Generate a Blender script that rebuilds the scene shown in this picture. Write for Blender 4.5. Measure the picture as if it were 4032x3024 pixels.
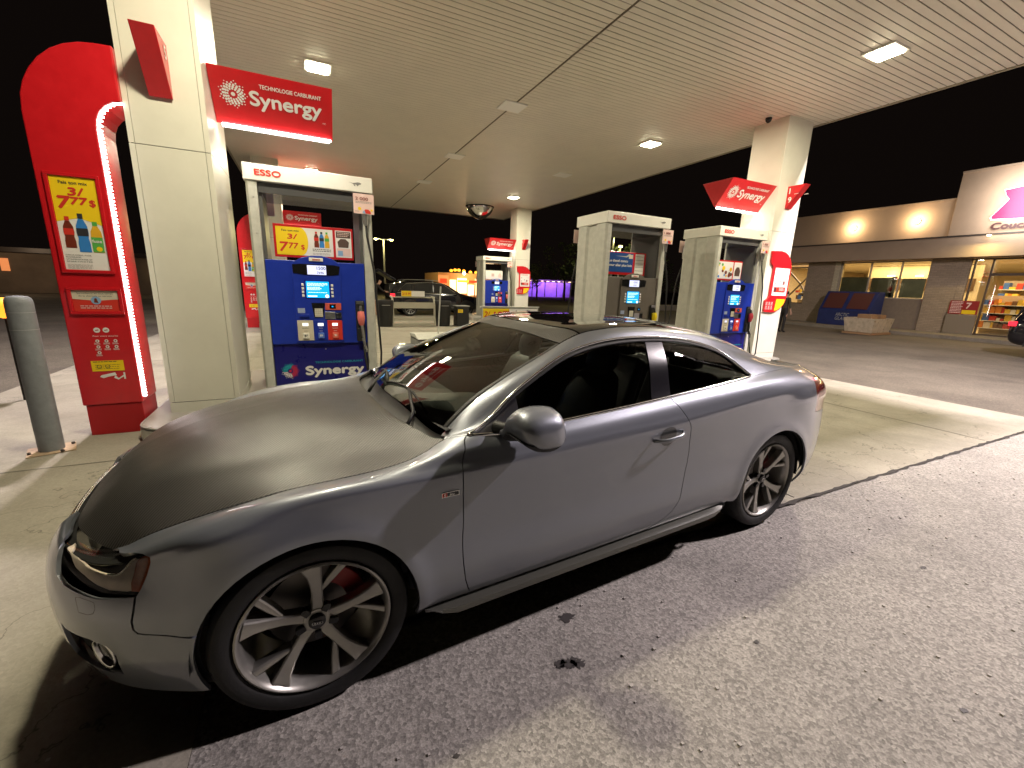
import bpy, bmesh, math, random
import numpy as np
from mathutils import Vector, Matrix
from mathutils.geometry import delaunay_2d_cdt
random.seed(7); RNG = np.random.RandomState(7)
sc = bpy.context.scene
for o in list(bpy.data.objects): bpy.data.objects.remove(o)
COL = sc.collection

# ------------------------------------------------------------------ camera
cam_d = bpy.data.cameras.new('camera'); cam_d.sensor_width = 36; cam_d.lens = 14.80
cam_d.clip_start = .05; cam_d.clip_end = 2000
cam = bpy.data.objects.new('camera', cam_d); COL.objects.link(cam); sc.camera = cam
CR = [[0.90203885,-0.43036543,0.03333947],[-0.06849619,-0.21896822,-0.97332481],[0.42618563,0.87569316,-0.22699623]]
M4 = Matrix(((CR[0][0], -CR[1][0], -CR[2][0], 0), (CR[0][1], -CR[1][1], -CR[2][1], 0), (CR[0][2], -CR[1][2], -CR[2][2], 1.546), (0, 0, 0, 1)))
cam.matrix_world = M4
sc.render.resolution_x, sc.render.resolution_y = 1024, 768

# ------------------------------------------------------------------ night sky
w = bpy.data.worlds.new('World'); sc.world = w; w.use_nodes = True
nt = w.node_tree; bg = nt.nodes['Background']
bg.inputs[0].default_value = (.0030, .0020, .0016, 1); bg.inputs[1].default_value = 1.0

sc.view_settings.view_transform = 'Standard'; sc.view_settings.look = 'None'
sc.view_settings.exposure = 0.35; sc.view_settings.gamma = 1
sc.cycles.max_bounces = 8; sc.cycles.diffuse_bounces = 4; sc.cycles.glossy_bounces = 4
sc.cycles.transmission_bounces = 6; sc.cycles.transparent_max_bounces = 12
sc.cycles.sample_clamp_indirect = 6; sc.cycles.caustics_reflective = False; sc.cycles.caustics_refractive = False

# lamps of the canopy: fixtures that are lit (x, y, colour, power)
CANOPY_Z = 5.0
WARM = (1.0, .90, .66); COOL = (1.0, .87, .86)
LIT = [(7.72, 4.02, WARM, 190), (7.72, 8.70, WARM, 190), (.43, 8.68, WARM, 190), (-.1, 3.4, WARM, 150), (7.72, 16.3, WARM, 220), (.43, 16.3, WARM, 220)]
DARK = [(3.92, 8.48), (3.97, 12.3), (4.0, 15.8), (7.53, 12.35)]

# ------------------------------------------------------------------ materials
MATS = {}
def mat(name, col=(.5,.5,.5), rough=.5, metal=0, coat=0, emit=None, estr=1, var=.0, vscale=8, bump=0, bscale=60, spec=.5, trans=0, ior=1.45, alpha=1, coatr=.03):
    if name in MATS: return MATS[name]
    m = bpy.data.materials.new(name); m.use_nodes = True; MATS[name] = m
    N = m.node_tree.nodes; L = m.node_tree.links; b = N['Principled BSDF']
    b.inputs['Base Color'].default_value = (*col, 1); b.inputs['Roughness'].default_value = rough
    b.inputs['Metallic'].default_value = metal; b.inputs['Coat Weight'].default_value = coat; b.inputs['Coat Roughness'].default_value = coatr
    b.inputs['Specular IOR Level'].default_value = spec; b.inputs['IOR'].default_value = ior
    b.inputs['Transmission Weight'].default_value = trans; b.inputs['Alpha'].default_value = alpha
    if emit: b.inputs['Emission Color'].default_value = (*emit, 1); b.inputs['Emission Strength'].default_value = estr
    tc = N.new('ShaderNodeTexCoord')
    if var:
        n = N.new('ShaderNodeTexNoise'); n.inputs['Scale'].default_value = vscale; n.inputs['Detail'].default_value = 6; n.inputs['Roughness'].default_value = .65
        L.new(tc.outputs['Object'], n.inputs['Vector'])
        r = N.new('ShaderNodeMapRange'); r.inputs[1].default_value = .3; r.inputs[2].default_value = .7; r.inputs[3].default_value = 1 - var; r.inputs[4].default_value = 1 + var
        L.new(n.outputs['Fac'], r.inputs[0])
        x = N.new('ShaderNodeVectorMath'); x.operation = 'SCALE'; x.inputs[0].default_value = col
        L.new(r.outputs[0], x.inputs['Scale']); L.new(x.outputs[0], b.inputs['Base Color'])
        r2 = N.new('ShaderNodeMapRange'); r2.inputs[1].default_value = .3; r2.inputs[2].default_value = .7; r2.inputs[3].default_value = rough*.85; r2.inputs[4].default_value = min(1, rough*1.2)
        L.new(n.outputs['Fac'], r2.inputs[0]); L.new(r2.outputs[0], b.inputs['Roughness'])
    if bump:
        n = N.new('ShaderNodeTexNoise'); n.inputs['Scale'].default_value = bscale; n.inputs['Detail'].default_value = 5
        L.new(tc.outputs['Object'], n.inputs['Vector'])
        bp = N.new('ShaderNodeBump'); bp.inputs['Strength'].default_value = bump; bp.inputs['Distance'].default_value = .01
        L.new(n.outputs['Fac'], bp.inputs['Height']); L.new(bp.outputs[0], b.inputs['Normal'])
    return m

def glass(name, tint, rough=0.0, ior=1.52, k=1.0):
    m = bpy.data.materials.new(name); m.use_nodes = True; MATS[name] = m; N = m.node_tree.nodes; L = m.node_tree.links
    N.remove(N['Principled BSDF']); out = N['Material Output']
    t = N.new('ShaderNodeBsdfTransparent'); t.inputs[0].default_value = (*tint, 1)
    g = N.new('ShaderNodeBsdfGlossy'); g.inputs['Roughness'].default_value = rough; g.inputs[0].default_value = (k, k, k, 1)
    f = N.new('ShaderNodeFresnel'); f.inputs[0].default_value = ior; mx = N.new('ShaderNodeMixShader')
    L.new(f.outputs[0], mx.inputs[0]); L.new(t.outputs[0], mx.inputs[1]); L.new(g.outputs[0], mx.inputs[2]); L.new(mx.outputs[0], out.inputs[0]); return m
M_CREAM = mat('cream_cladding', (.66,.645,.55), .38, var=.04, vscale=3)
M_SEAM = mat('dark_joint', (.06,.055,.045), .7)
M_RED = mat('red_plastic', (.56,.010,.016), .33, coat=.3, var=.06, vscale=12)
M_REDD = mat('dark_red_plastic', (.33,.010,.014), .4)
M_WHITE = mat('white_paint', (.78,.77,.70), .4, var=.03)
M_PAPER = mat('white_print', (.80,.78,.76), .55)
M_INK = mat('black_print', (.03,.03,.035), .5)
M_REDINK = mat('red_print', (.62,.035,.02), .5)
M_YEL = mat('yellow_print', (.88,.62,.01), .5)
M_GREYM = mat('galvanised_grey', (.50,.50,.45), .5, metal=.10, var=.12, vscale=9, bump=.1, bscale=30)
M_GREYP = mat('grey_plastic', (.22,.22,.21), .5, var=.06)
M_BLUE = mat('blue_plastic', (.012,.035,.36), .35, var=.08, vscale=10)
M_NAVY = mat('navy_panel', (.010,.010,.16), .3, var=.05)
M_SMOKE = mat('brown_grey_panel', (.115,.10,.085), .45, var=.08)
M_BLACK = mat('black_rubber', (.012,.012,.012), .55, bump=.1)
M_BLKG = mat('black_gloss', (.010,.010,.011), .12)
M_CHROME = mat('polished_metal', (.72,.72,.70), .13, metal=1)
M_STEEL = mat('brushed_steel', (.45,.45,.44), .32, metal=1, var=.08)
M_BROWNM = mat('dark_bronze', (.05,.04,.033), .4)
M_LED = mat('led_light', (1,1,1), .3, emit=(1,.97,.93), estr=9)
M_LAMP = mat('lamp_lens', (1,1,1), .3, emit=(1,.90,.62), estr=34)
M_LAMPC = mat('lamp_lens_cool', (1,1,1), .3, emit=(1,.92,.88), estr=34)
M_SCR = mat('lit_screen', (.0,.1,.3), .2, emit=(.01,.40,.95), estr=1.1)
M_LCD = mat('lit_readout', (.3,.3,.4), .2, emit=(.62,.66,.95), estr=1.0)
M_SCRW = mat('screen_text', (.8,.9,1), .3, emit=(.75,.92,1), estr=1.1)
M_PINKP = mat('pale_pink_card', (.78,.56,.52), .55)
M_CARD = mat('cardboard', (.30,.18,.09), .8, var=.12)

# ------------------------------------------------------------------ mesh helpers
def link(name, me, m=None, parent=None):
    o = bpy.data.objects.new(name, me); COL.objects.link(o)
    if m is not None and len(me.materials) == 0: me.materials.append(m)
    if parent is not None: o.parent = parent
    return o
def thing(name, label, cat, loc=(0,0,0), rz=0, group=None):
    o = bpy.data.objects.new(name, None); COL.objects.link(o); o.empty_display_size = .2
    o.location = loc; o.rotation_euler = (0, 0, rz); o['label'] = label; o['category'] = cat
    if group: o['group'] = group
    return o
def tag(o, label, cat, group=None):
    o['label'] = label; o['category'] = cat
    if group: o['group'] = group
    return o
def structure(o): o['kind'] = 'structure'; return o
def copy_tree(o, parent=None):
    c = o.copy(); COL.objects.link(c); c.parent = parent
    for ch in list(o.children): copy_tree(ch, c)
    return c

class MB:
    def __init__(s): s.v = []; s.f = []
    def add(s, vs, fs):
        k = len(s.v); s.v += [tuple(p) for p in vs]; s.f += [tuple(i + k for i in f) for f in fs]; return s
    def box(s, x0, x1, y0, y1, z0, z1, M=None):
        P = [(x,y,z) for z in (z0,z1) for y in (y0,y1) for x in (x0,x1)]
        if M is not None: P = [tuple(M @ Vector(p)) for p in P]
        return s.add(P, [(0,2,3,1),(4,5,7,6),(0,1,5,4),(1,3,7,5),(3,2,6,7),(2,0,4,6)])
    def prism(s, poly, a, b, axis='y'):
        """extrude a 2-D outline; axis y: poly in (x,z); x: poly in (y,z); z: poly in (x,y)"""
        n = len(poly)
        f = {'y': lambda p, t: (p[0], t, p[1]), 'x': lambda p, t: (t, p[0], p[1]), 'z': lambda p, t: (p[0], p[1], t)}[axis]
        V = [f(p, a) for p in poly] + [f(p, b) for p in poly]
        return s.add(V, [tuple(range(n))[::-1], tuple(range(n, 2*n))] + [(i, (i+1) % n, n + (i+1) % n, n + i) for i in range(n)])
    def tube(s, pts, r, n=10, cap=True):
        pts = [Vector(p) for p in pts]; rings = []
        rr = r if isinstance(r, (list, tuple)) else [r] * len(pts)
        up = None
        for i, p in enumerate(pts):
            t = (pts[min(i+1, len(pts)-1)] - pts[max(i-1, 0)]).normalized()
            if up is None: up = t.orthogonal().normalized()
            up = (up - t * up.dot(t)).normalized(); sd = t.cross(up)
            rings.append([p + (up * math.cos(a) + sd * math.sin(a)) * rr[i] for a in [2*math.pi*k/n for k in range(n)]])
        V = [q for r_ in rings for q in r_]; F = []
        for i in range(len(pts)-1):
            for k in range(n): F.append((i*n+k, i*n+(k+1) % n, (i+1)*n+(k+1) % n, (i+1)*n+k))
        if cap: F += [tuple(range(n))[::-1], tuple(range((len(pts)-1)*n, len(pts)*n))]
        return s.add(V, F)
    def lathe(s, prof, n=32, c=(0,0,0), axis='z', cap=True):
        V = []; F = []
        for r, h in prof:
            for k in range(n):
                a = 2*math.pi*k/n; x, y = r*math.cos(a), r*math.sin(a)
                V.append({'z': (c[0]+x, c[1]+y, c[2]+h), 'y': (c[0]+x, c[1]+h, c[2]+y), 'x': (c[0]+h, c[1]+x, c[2]+y)}[axis])
        for i in range(len(prof)-1):
            for k in range(n): F.append((i*n+k, i*n+(k+1) % n, (i+1)*n+(k+1) % n, (i+1)*n+k))
        if cap: F += [tuple(range(n))[::-1], tuple(range((len(prof)-1)*n, len(prof)*n))]
        return s.add(V, F)
    def build(s, name, m=None, parent=None, smooth=False, bevel=0, seg=2, loc=None, rot=None):
        me = bpy.data.meshes.new(name); me.from_pydata(s.v, [], s.f); me.update()
        bm = bmesh.new(); bm.from_mesh(me); bmesh.ops.recalc_face_normals(bm, faces=bm.faces); bm.to_mesh(me); bm.free()
        if smooth:
            me.polygons.foreach_set('use_smooth', [True]*len(me.polygons))
            if smooth != 'all': me.set_sharp_from_angle(angle=math.radians(40))
        o = link(name, me, m, parent)
        if bevel:
            b = o.modifiers.new('bevel', 'BEVEL'); b.width = bevel; b.segments = seg; b.limit_method = 'ANGLE'; b.angle_limit = math.radians(40)
        if loc: o.location = loc
        if rot: o.rotation_euler = rot
        return o

_tc = {}
def text_mesh(body):
    if body in _tc: return _tc[body]
    cu = bpy.data.curves.new('t', 'FONT'); cu.body = body; cu.size = 1; cu.resolution_u = 4
    ob = bpy.data.objects.new('t', cu); COL.objects.link(ob)
    dg = bpy.context.evaluated_depsgraph_get(); me = bpy.data.meshes.new_from_object(ob.evaluated_get(dg))
    V = np.array([v.co[:] for v in me.vertices]); F = [tuple(p.vertices) for p in me.polygons]
    bpy.data.objects.remove(ob); bpy.data.curves.remove(cu); bpy.data.meshes.remove(me)
    V -= [V[:,0].min(), 0, 0]
    _tc[body] = (V, F); return _tc[body]
class Plate:
    """flat print lying on a surface: local u to the right, v up; frame matrix M maps (u, v, out)"""
    def __init__(s, M): s.M = M; s.sets = {}
    def _mb(s, m): return s.sets.setdefault(m.name, (m, MB()))[1]
    def text(s, body, u, v, h, m, w=None, align='l', lift=.004, bold=0, slant=0):
        V, F = text_mesh(body); W_ = V[:,0].max(); cap = .70; k = h / cap; kx = (w / W_) if w else k
        if align == 'c': u = u - W_*kx/2
        if align == 'r': u = u - W_*kx
        offs = [(0,0)] if not bold else [(-bold,0),(bold,0),(0,bold),(0,-bold),(0,0)]
        for j, (ox, oy) in enumerate(offs):
            s._mb(m).add([s.M @ Vector((u + p[0]*kx + p[1]*k*slant + ox, v + p[1]*k + oy, lift + j*.00025)) for p in V], F)
    def rect(s, u0, u1, v0, v1, m, lift=.002, th=None):
        mb = s._mb(m)
        if th:
            P = [(u,v,t) for t in (lift-th, lift) for v in (v0,v1) for u in (u0,u1)]
            mb.add([s.M @ Vector(p) for p in P], [(0,2,3,1),(4,5,7,6),(0,1,5,4),(1,3,7,5),(3,2,6,7),(2,0,4,6)])
        else: mb.add([s.M @ Vector(p) for p in ((u0,v0,lift),(u1,v0,lift),(u1,v1,lift),(u0,v1,lift))], [(0,1,2,3)])
    def poly(s, pts, m, lift=.003): s._mb(m).add([s.M @ Vector((p[0], p[1], lift)) for p in pts], [tuple(range(len(pts)))])
    def disc(s, u, v, r, m, lift=.003, n=14): s.poly([(u + r*math.cos(2*math.pi*k/n), v + r*math.sin(2*math.pi*k/n)) for k in range(n)], m, lift)
    def ring(s, u, v, r, r2, m, lift=.003, n=24):
        V = [s.M @ Vector((u + q*math.cos(2*math.pi*k/n), v + q*math.sin(2*math.pi*k/n), lift)) for q in (r, r2) for k in range(n)]
        s._mb(m).add(V, [(k, (k+1) % n, n+(k+1) % n, n+k) for k in range(n)])
    def lines(s, u0, u1, v, m, n, dv, th=.004, lift=.003, seed=1, gap=.2):
        """small print too fine to read: rows of word-long dashes"""
        r = random.Random(seed)
        for i in range(n):
            u = u0; e = u1 - r.random()*gap*(u1-u0)
            while u < e:
                w_ = (u1-u0)*(.06 + .10*r.random()); s.rect(u, min(u+w_, e), v-i*dv, v-i*dv+th, m, lift); u += w_ + (u1-u0)*.025
    def dots(s, u, v, R, cols, lift=.003):
        """burst of dots in rings round a centre; cols(angle) gives the material"""
        for j, (rr, n, dr) in enumerate(((.36,12,.075),(.50,15,.085),(.64,18,.085),(.78,18,.06),(.92,18,.04))):
            for k in range(n):
                a = 2*math.pi*(k + .5*(j % 2))/n
                if j == 4 and k % 2: continue
                s.disc(u + R*rr*math.cos(a), v + R*rr*math.sin(a), R*dr, cols(a), lift, 9)
        s.disc(u, v, R*.14, cols(None), lift, 14)
    def build(s, parent, name='lettering'):
        out = []
        for k, (m, mb) in s.sets.items():
            me = bpy.data.meshes.new(name); me.from_pydata(mb.v, [], mb.f); me.update()
            out.append(link(name, me, m, parent))
        return out
def frame(origin, right, up):
    r = Vector(right).normalized(); u = Vector(up).normalized(); n = r.cross(u)
    return Matrix(((r.x,u.x,n.x,origin[0]),(r.y,u.y,n.y,origin[1]),(r.z,u.z,n.z,origin[2]),(0,0,0,1)))
FRONT = lambda x, y, z: frame((x,y,z), (1,0,0), (0,0,1))      # reads from -y

CAR_O = (-0.9716, 2.2553); CAR_TH = 0.06199

# ------------------------------------------------------------------ body lines of the coupe
def pchip(x, y, xq):
    x = np.asarray(x, float); y = np.asarray(y, float); h = np.diff(x); d = np.diff(y) / h
    m = np.zeros_like(y)
    for i in range(1, len(x) - 1):
        m[i] = (d[i-1] * h[i] + d[i] * h[i-1]) / (h[i] + h[i-1])
        if d[i-1] * d[i] <= 0: m[i] *= 0.4
    m[0] = d[0]; m[-1] = d[-1]
    xq = np.clip(xq, x[0], x[-1]); i = np.clip(np.searchsorted(x, xq) - 1, 0, len(h) - 1)
    t = (xq - x[i]) / h[i]; t2 = t * t; t3 = t2 * t
    return (2*t3-3*t2+1)*y[i] + (t3-2*t2+t)*h[i]*m[i] + (-2*t3+3*t2)*y[i+1] + (t3-t2)*h[i]*m[i+1]

# body lines: knots of (u, x, y, z); u is the running distance along the car, y the half width
ROWS_SIDE = [
 ('s0', [(0,.05,0,.20),(.15,.07,.30,.20),(.3,.16,.55,.205),(.4,.28,.70,.205),(.5,.43,.80,.20),(.6,.56,.86,.20),(.875,.875,.875,.21),(1.25,1.25,.87,.235),(2,2,.865,.235),(3.1,3.1,.87,.245),(3.62,3.62,.87,.235),(4.1,4.1,.85,.25),(4.3,4.3,.78,.27),(4.5,4.45,.62,.28),(4.7,4.54,.3,.28),(4.9,4.56,0,.28)]),
 ('s1', [(0,.01,0,.30),(.15,.035,.30,.30),(.3,.13,.56,.30),(.4,.25,.71,.30),(.5,.405,.815,.30),(.6,.54,.872,.30),(.875,.875,.905,.30),(1.25,1.25,.905,.285),(2,2,.905,.288),(3.1,3.1,.90,.295),(3.62,3.62,.91,.30),(4.1,4.1,.885,.33),(4.3,4.31,.81,.34),(4.5,4.48,.64,.35),(4.7,4.58,.3,.35),(4.9,4.60,0,.35)]),
 ('s2', [(0,.0,0,.42),(.15,.02,.30,.42),(.3,.12,.57,.42),(.4,.235,.715,.42),(.5,.385,.82,.42),(.6,.53,.878,.42),(.875,.875,.918,.42),(1.25,1.25,.922,.40),(2,2,.924,.40),(3.1,3.1,.922,.41),(3.62,3.62,.922,.42),(4.1,4.1,.90,.43),(4.3,4.325,.825,.44),(4.5,4.50,.66,.45),(4.7,4.60,.3,.45),(4.9,4.625,0,.45)]),
 ('s3', [(0,.0,0,.52),(.15,.025,.30,.52),(.3,.125,.575,.52),(.4,.24,.72,.52),(.5,.385,.822,.53),(.6,.53,.878,.53),(.875,.875,.918,.54),(1.25,1.25,.908,.54),(2,2,.906,.54),(3.1,3.1,.912,.55),(3.62,3.62,.922,.55),(4.1,4.1,.902,.56),(4.3,4.33,.828,.56),(4.5,4.505,.66,.56),(4.7,4.60,.3,.56),(4.9,4.625,0,.56)]),
 ('s4', [(0,.03,0,.60),(.15,.045,.27,.60),(.3,.135,.565,.60),(.4,.25,.70,.605),(.5,.385,.79,.63),(.6,.53,.868,.665),(.875,.875,.908,.715),(1.25,1.25,.900,.715),(2,2,.901,.72),(3.1,3.1,.908,.76),(3.62,3.62,.918,.77),(4.1,4.1,.895,.77),(4.3,4.33,.82,.77),(4.5,4.50,.65,.77),(4.7,4.585,.3,.77),(4.9,4.61,0,.77)]),
 ('s4b',[(0,.055,0,.640),(.15,.07,.26,.64),(.3,.15,.555,.64),(.4,.262,.69,.645),(.5,.385,.775,.675),(.6,.53,.861,.737),(.875,.875,.894,.806),(1.25,1.25,.8965,.812),(2,2,.900,.822),(3.1,3.1,.911,.882),(3.62,3.62,.912,.917),(4.1,4.1,.882,.916),(4.3,4.33,.806,.914),(4.5,4.485,.64,.905),(4.7,4.56,.3,.895),(4.9,4.58,0,.89)]),
 ('s5', [(0,.063,0,.652),(.15,.078,.257,.652),(.3,.155,.55,.652),(.4,.268,.685,.658),(.5,.386,.768,.692),(.6,.53,.855,.758),(.675,.66,.869,.796),(.875,.875,.889,.829),(1.25,1.25,.892,.834),(1.65,1.65,.896,.838),(2.0,2.0,.8975,.849),(2.33,2.33,.900,.862),(2.72,2.72,.906,.878),(3.1,3.1,.911,.907),(3.46,3.46,.912,.936),(3.8,3.8,.903,.942),(4.1,4.1,.872,.940),(4.3,4.32,.795,.937),(4.5,4.47,.63,.93),(4.7,4.545,.3,.92),(4.9,4.565,0,.915)]),
 ('s5b',[(0,.073,0,.660),(.15,.088,.253,.660),(.3,.162,.542,.660),(.4,.275,.676,.666),(.5,.388,.752,.702),(.6,.53,.838,.771),(.675,.66,.850,.809),(.875,.875,.870,.842),(1.25,1.25,.873,.850),(1.65,1.65,.884,.862),(2.0,2.0,.887,.873),(2.33,2.33,.8895,.886),(2.72,2.72,.8955,.902),(3.1,3.1,.901,.931),(3.46,3.46,.902,.959),(3.8,3.8,.892,.964),(4.1,4.1,.857,.960),(4.3,4.315,.78,.955),(4.5,4.46,.62,.948),(4.7,4.535,.3,.94),(4.9,4.555,0,.935)]),
 ('s6', [(0,.09,0,.666),(.15,.103,.247,.665),(.3,.165,.515,.661),(.4,.300,.665,.665),(.5,.402,.715,.706),(.6,.53,.79,.774),(.675,.66,.808,.813),(.875,.875,.828,.843),(1.1,1.1,.842,.855),(1.25,1.25,.847,.868),(1.35,1.35,.848,.888),(1.45,1.45,.857,.902),(1.65,1.65,.860,.907),(2.0,2.0,.863,.919),(2.33,2.33,.866,.932),(2.72,2.72,.869,.954),(3.1,3.1,.872,.984),(3.46,3.46,.868,1.010),(3.8,3.8,.845,1.014),(4.1,4.09,.795,1.005),(4.3,4.29,.725,.995),(4.5,4.43,.58,.988),(4.7,4.52,.3,.98),(4.9,4.54,0,.975)]),
 ('r7', [(0,.112,0,.670),(.15,.122,.24,.668),(.3,.165,.475,.668),(.36,.235,.57,.654),(.4,.322,.640,.660),(.45,.372,.664,.698),(.51,.44,.688,.728),(.6,.56,.716,.765),(.675,.68,.735,.793),(.815,.815,.751,.819),(.95,.95,.765,.832),(1.15,1.147,.775,.848),(1.25,1.25,.777,.865),(1.33,1.33,.768,.892),(1.40,1.397,.755,.925),(1.48,1.48,.808,.944),(1.66,1.66,.825,.937),(1.91,1.91,.829,.950),(2.39,2.39,.830,.976),(2.64,2.64,.830,.994),(3.12,3.12,.825,1.029),(3.36,3.36,.812,1.046),(3.6,3.6,.785,1.058),(3.85,3.85,.750,1.056),(4.1,4.08,.705,1.043),(4.3,4.27,.650,1.030),(4.5,4.40,.52,1.020),(4.7,4.49,.27,1.012),(4.9,4.51,0,1.008)]),
]
VS = [0,.10,.22,.33,.50,.58,.61,.635,.71,.80]          # nominal v of the side rows
ROWS_HOOD = [
 ('r7', None),
 ('h8', [(.4,.255,.575,.660),(.45,.32,.53,.745),(.51,.382,.50,.789),(.6,.515,.53,.826),(.72,.72,.575,.850),(.94,.94,.597,.869),(1.19,1.19,.622,.888),(1.33,1.305,.655,.905),(1.40,1.36,.70,.918)]),
 ('h8b', [(.4,.24,.555,.663),(.45,.31,.508,.751),(.51,.374,.478,.796),(.6,.51,.507,.834),(.72,.718,.552,.858),(.94,.938,.573,.878),(1.19,1.188,.598,.897),(1.33,1.30,.628,.912),(1.40,1.348,.665,.922)]),
 ('h9', [(.4,.165,.43,.668),(.45,.255,.40,.762),(.51,.345,.39,.810),(.6,.495,.40,.856),(.72,.71,.42,.890),(.94,.93,.44,.920),(1.19,1.17,.46,.940),(1.33,1.26,.47,.943),(1.40,1.285,.48,.941)]),
 ('h10', [(.4,.133,.22,.672),(.45,.215,.22,.758),(.51,.30,.22,.812),(.6,.47,.22,.876),(.72,.70,.22,.925),(.94,.92,.22,.952),(1.19,1.16,.23,.962),(1.33,1.225,.23,.961),(1.40,1.24,.24,.959)]),
 ('h11', [(.4,.122,0,.674),(.45,.19,0,.752),(.51,.28,0,.812),(.6,.46,0,.885),(.72,.69,0,.934),(.94,.91,0,.960),(1.19,1.15,0,.970),(1.33,1.21,0,.970),(1.40,1.225,0,.968)]),
]
VH = [0,.15,.175,.29,.47,.66]
ROWS_CAB = [
 ('r7', None),
 ('c8', None),
 ('c9', [(1.40,1.415,.742,.925),(1.48,1.49,.778,.945),(1.57,1.57,.762,.975),(1.73,1.73,.725,1.083),(1.88,1.88,.692,1.160),(2.03,2.03,.658,1.224),(2.2,2.2,.628,1.268),(2.39,2.39,.612,1.294),(2.67,2.67,.604,1.303),(2.86,2.86,.607,1.294),(3.1,3.1,.617,1.263),(3.3,3.3,.630,1.222),(3.5,3.5,.645,1.168),(3.7,3.7,.655,1.113),(3.9,3.9,.655,1.073),(4.1,4.09,.64,1.050),(4.3,4.28,.61,1.036)]),
 ('c9b',[(1.40,1.41,.722,.922),(1.48,1.475,.725,.966),(1.57,1.555,.712,1.013),(1.73,1.715,.682,1.109),(1.88,1.87,.652,1.176),(2.03,2.025,.616,1.240),(2.2,2.2,.597,1.290),(2.39,2.39,.588,1.318),(2.67,2.67,.584,1.326),(2.86,2.86,.584,1.317),(3.1,3.1,.592,1.289),(3.3,3.3,.603,1.247),(3.5,3.5,.618,1.193),(3.7,3.7,.628,1.131),(3.9,3.9,.628,1.082),(4.1,4.09,.615,1.053),(4.3,4.285,.585,1.037)]),
 ('c10',[(1.40,1.405,.699,.918),(1.48,1.468,.686,.973),(1.57,1.555,.668,1.034),(1.73,1.715,.636,1.116),(1.88,1.87,.605,1.178),(2.03,2.02,.577,1.236),(2.09,2.09,.564,1.266),(2.2,2.2,.560,1.308),(2.39,2.39,.557,1.336),(2.67,2.67,.553,1.341),(2.86,2.86,.552,1.331),(3.1,3.1,.560,1.303),(3.3,3.3,.572,1.262),(3.5,3.5,.586,1.208),(3.7,3.7,.598,1.141),(3.9,3.9,.60,1.085),(4.1,4.09,.585,1.054),(4.3,4.29,.56,1.037)]),
 ('c11',[(1.40,1.335,.35,.962),(1.48,1.42,.345,1.020),(1.57,1.51,.34,1.074),(1.73,1.68,.33,1.158),(1.88,1.84,.32,1.226),(2.03,1.995,.31,1.283),(2.09,2.06,.31,1.306),(2.2,2.18,.31,1.337),(2.39,2.38,.31,1.352),(2.67,2.67,.31,1.359),(2.86,2.86,.31,1.357),(3.1,3.1,.31,1.340),(3.3,3.3,.32,1.309),(3.5,3.5,.33,1.260),(3.7,3.7,.33,1.192),(3.9,3.92,.33,1.104),(4.1,4.15,.33,1.050),(4.3,4.36,.32,1.032)]),
 ('c12',[(1.40,1.305,0,.978),(1.48,1.39,0,1.036),(1.57,1.485,0,1.091),(1.73,1.66,0,1.175),(1.88,1.825,0,1.243),(2.03,1.985,0,1.297),(2.09,2.05,0,1.317),(2.2,2.175,0,1.345),(2.39,2.38,0,1.359),(2.67,2.67,0,1.366),(2.86,2.86,0,1.365),(3.1,3.1,0,1.350),(3.3,3.3,0,1.321),(3.5,3.5,0,1.273),(3.7,3.7,0,1.207),(3.9,3.93,0,1.116),(4.1,4.18,0,1.050),(4.3,4.40,0,1.028)]),
]
VC = [0,.19,.37,.405,.44,.68,1.0]

def rowcurve(kn, u):
    k = np.array(kn); return np.stack([pchip(k[:,0], k[:,c], u) for c in (1,2,3)], -1)

def lofted(rows, vk, u, v, sharp=()):
    """rows: (nr, nu, 3) curves -> surface (nu, nv, 3); Catmull-Rom across rows on chord length"""
    R = np.array(rows); nr = len(R)
    seg = np.linalg.norm(np.diff(R, axis=0), axis=2) + 1e-6          # nr-1, nu
    sec = np.diff(R, axis=0) / seg[..., None]
    m = np.zeros_like(R)
    for i in range(1, nr - 1):
        w0, w1 = seg[i-1][:, None], seg[i][:, None]
        m[i] = (sec[i-1] * w1 + sec[i] * w0) / (w0 + w1)
    m[0] = sec[0]; m[-1] = sec[-1]
    out = np.zeros((len(u), len(v), 3))
    for j, vv in enumerate(v):
        i = min(max(np.searchsorted(vk, vv, side='right') - 1, 0), nr - 2)
        t = (vv - vk[i]) / (vk[i+1] - vk[i]); t2 = t*t; t3 = t2*t; h = seg[i][:, None]
        out[:, j] = (2*t3-3*t2+1)*R[i] + (t3-2*t2+t)*h*m[i] + (-2*t3+3*t2)*R[i+1] + (t3-t2)*h*m[i+1]
    return out

def gauss1(A, sig, axis):
    """gaussian smoothing along one axis, ends held"""
    r = int(3 * sig); k = np.exp(-0.5 * (np.arange(-r, r+1) / sig) ** 2); k /= k.sum()
    A = np.moveaxis(A, axis, 0); n = len(A)
    P = np.concatenate([2*A[0] - A[r:0:-1], A, 2*A[-1] - A[-2:-r-2:-1]])
    B = sum(k[i] * P[i:i+n] for i in range(2*r+1))
    return np.moveaxis(B, 0, axis)

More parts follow.
